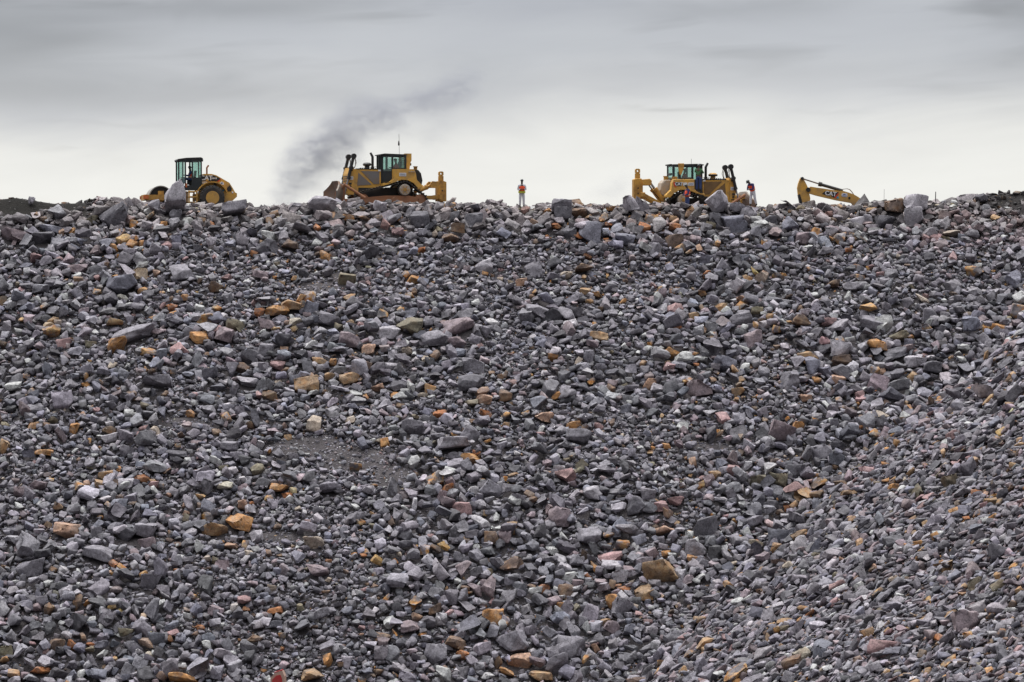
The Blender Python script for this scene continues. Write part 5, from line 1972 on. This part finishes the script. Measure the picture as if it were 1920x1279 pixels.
seated('operator in red vest seated in the cab of the road roller', Vector(at(360, 394.5, YM)), R(13), -.08, -.22, 1.92, R(-90), 'blue', 'vest')
seated('operator in red seated in the cab of the bulldozer with the brown blade', Vector(g0), R(16), .72, -.20, 2.22, R(-90), 'vest2', 'vest2')
seated('operator in dull red seated in the cab of the bulldozer with raised ripper', Vector(g2), R(9), -.72, -.20, 2.22, R(90), 'vest2', 'vest2')

# ------------------------------------------------------------------ small things
bp_ = Vector(hit(522, 1279))
cy = bp_.y - 1.5
top_c = Vector(at(522, 1262, cy))
gz = float(H(np.array([top_c.x]), np.array([cy]))[0])
t = empty('marker_post', 'weathered red marker post with pale edges at the bottom of the view', 'post', (top_c.x, cy, gz - .2), R(-14))
hgt = top_c.z - gz + .2
bm = BM()
prism(bm, [(-.36, 0), (.36, 0), (.36, hgt - .12), (.24, hgt + .14), (-.10, hgt + .02), (-.36, hgt - .22)], -.14, .14)
build('post_body', bm, M['postedge'], t, bevel=.02)
bm = BM()
prism(bm, [(-.27, .1), (.24, .1), (.24, hgt - .26), (.15, hgt - .06), (-.05, hgt - .10), (-.27, hgt - .32)], -.165, -.135)
build('red_panel', bm, M['postred'], t)
bm = BM()
prism(bm, [(-.20, hgt + .00), (.22, hgt + .15), (.20, hgt + .19), (-.18, hgt + .05)], -.12, .12)
build('post_cap', bm, M['postred'], t)

for px, r0, r1, nm, lab in ((1754, 359.5, 378, 'stake', 'thin dark stake upright among the crest rocks beside the pale slab'),
                            (1657.5, 355, 378, 'stake', 'faint thin wire stake upright on the crest right of the excavator arm')):
    p = Vector(at(px, r0, -.3))
    q_ = Vector(at(px, r1, -.3))
    bm = BM()
    rr = .035 if px > 1700 else .012
    cyl(bm, (0, 0, 0), (.01, 0, p.z - q_.z), rr, 6, rr * .8)
    o = build(nm, bm, M['stake'], None)
    o.location = q_
    tag(o, lab, 'stake')
p = hit(1618, 457)
bm = BM()
beam(bm, (-.25, 0, .22), (.2, -.1, -.12), .06, .05)
o = build('wooden_stick', bm, M['wood'], None)
o.location = Vector(p) + Vector((0, -.3, .25))
tag(o, 'short pale wooden stick lying on the rocks below the excavator arm', 'stick')


# ------------------------------------------------------------------ smoke
def smoke(name, label, pts, y, kabs):
    """pts: photograph x, row, radius in px, weight; they give the plume's course in the plane at y"""
    C3 = [(Vector(at(a, b, y)), r_ * 1.42 * (y - CAM.y) / FOC, w_) for a, b, r_, w_ in pts]
    lo = Vector((min(c.x - r_ * 2 for c, r_, w_ in C3), y - 4.0, min(c.z - r_ * 1.6 for c, r_, w_ in C3)))
    hi = Vector((max(c.x + r_ * 2 for c, r_, w_ in C3), y + 4.0, max(c.z + r_ * 2 for c, r_, w_ in C3)))
    m = bpy.data.materials.new(name)
    m.use_nodes = True
    t = m.node_tree
    t.nodes.clear()
    out = nd(t, 'ShaderNodeOutputMaterial')
    vol = nd(t, 'ShaderNodeVolumePrincipled')
    vol.inputs['Color'].default_value = (0.38, 0.40, 0.50, 1)
    vol.inputs['Anisotropy'].default_value = 0.1
    t.links.new(vol.outputs[0], out.inputs['Volume'])
    co = nd(t, 'ShaderNodeTexCoord')
    # wispy warp
    wn = nd(t, 'ShaderNodeTexNoise', ins={'Scale': .45, 'Detail': 4.0, 'Roughness': .6})
    t.links.new(co.outputs['Object'], wn.inputs['Vector'])
    wv = nd(t, 'ShaderNodeVectorMath', operation='MULTIPLY_ADD')
    t.links.new(wn.outputs['Color'], wv.inputs[0])
    wv.inputs[1].default_value = (2.6, 2.0, 2.6)
    wv.inputs[2].default_value = (-1.3, -1.0, -1.3)
    ad = nd(t, 'ShaderNodeVectorMath', operation='ADD')
    t.links.new(co.outputs['Object'], ad.inputs[0])
    t.links.new(wv.outputs[0], ad.inputs[1])
    tot = None
    for c, r_, w_ in C3:
        dn = nd(t, 'ShaderNodeVectorMath', operation='DISTANCE')
        t.links.new(ad.outputs[0], dn.inputs[0])
        dn.inputs[1].default_value = c - lo
        g = mth(t, 'DIVIDE', dn.outputs['Value'], r_)
        g = mth(t, 'SUBTRACT', 1.0, mth(t, 'MULTIPLY', g, g), clamp=True)
        g = mth(t, 'MULTIPLY', mth(t, 'MULTIPLY', g, g), w_)
        tot = g if tot is None else mth(t, 'ADD', tot, g)
    mp = nd(t, 'ShaderNodeMapping', ins={'Rotation': (0, R(38), 0), 'Scale': (.5, 1.0, 1.4)})
    t.links.new(ad.outputs[0], mp.inputs['Vector'])
    fn = nd(t, 'ShaderNodeTexNoise', ins={'Scale': 1.0, 'Detail': 5.0, 'Roughness': .62})
    t.links.new(mp.outputs[0], fn.inputs['Vector'])
    f = ramp(t, fn.outputs['Fac'], [(.36, 0.10), (.64, 1.1)])
    d = mth(t, 'MULTIPLY', mth(t, 'MULTIPLY', tot, f), kabs)
    t.links.new(d, vol.inputs['Density'])
    bm = BM()
    box(bm, 0, hi.x - lo.x, 0, hi.y - lo.y, 0, hi.z - lo.z)
    o = build(name, bm, m, None)
    o.location = lo
    tag(o, label, 'smoke', None, 'stuff')


smoke('smoke', 'grey smoke plume drifting up and right behind the left bulldozer',
      [(520, 392, 34, .6), (535, 360, 38, .7), (560, 322, 44, .9), (585, 285, 46, 1.0), (620, 262, 48, 1.0), (655, 238, 46, .9), (640, 300, 40, .6), (600, 335, 40, .45),
       (690, 222, 42, .85), (722, 212, 36, .75), (752, 200, 32, .8), (785, 192, 30, .75), (815, 182, 32, .85), (848, 172, 34, .8), (876, 158, 36, .55), (745, 240, 26, .4), (800, 262, 30, .25), (835, 235, 32, .22)], 30.0, .40)
smoke('smoke', 'faint smoke wisp low in the sky left of the bulldozer with raised ripper', [(1150, 350, 30, .5), (1120, 362, 24, .35), (1165, 338, 20, .3)], 30.0, .18)
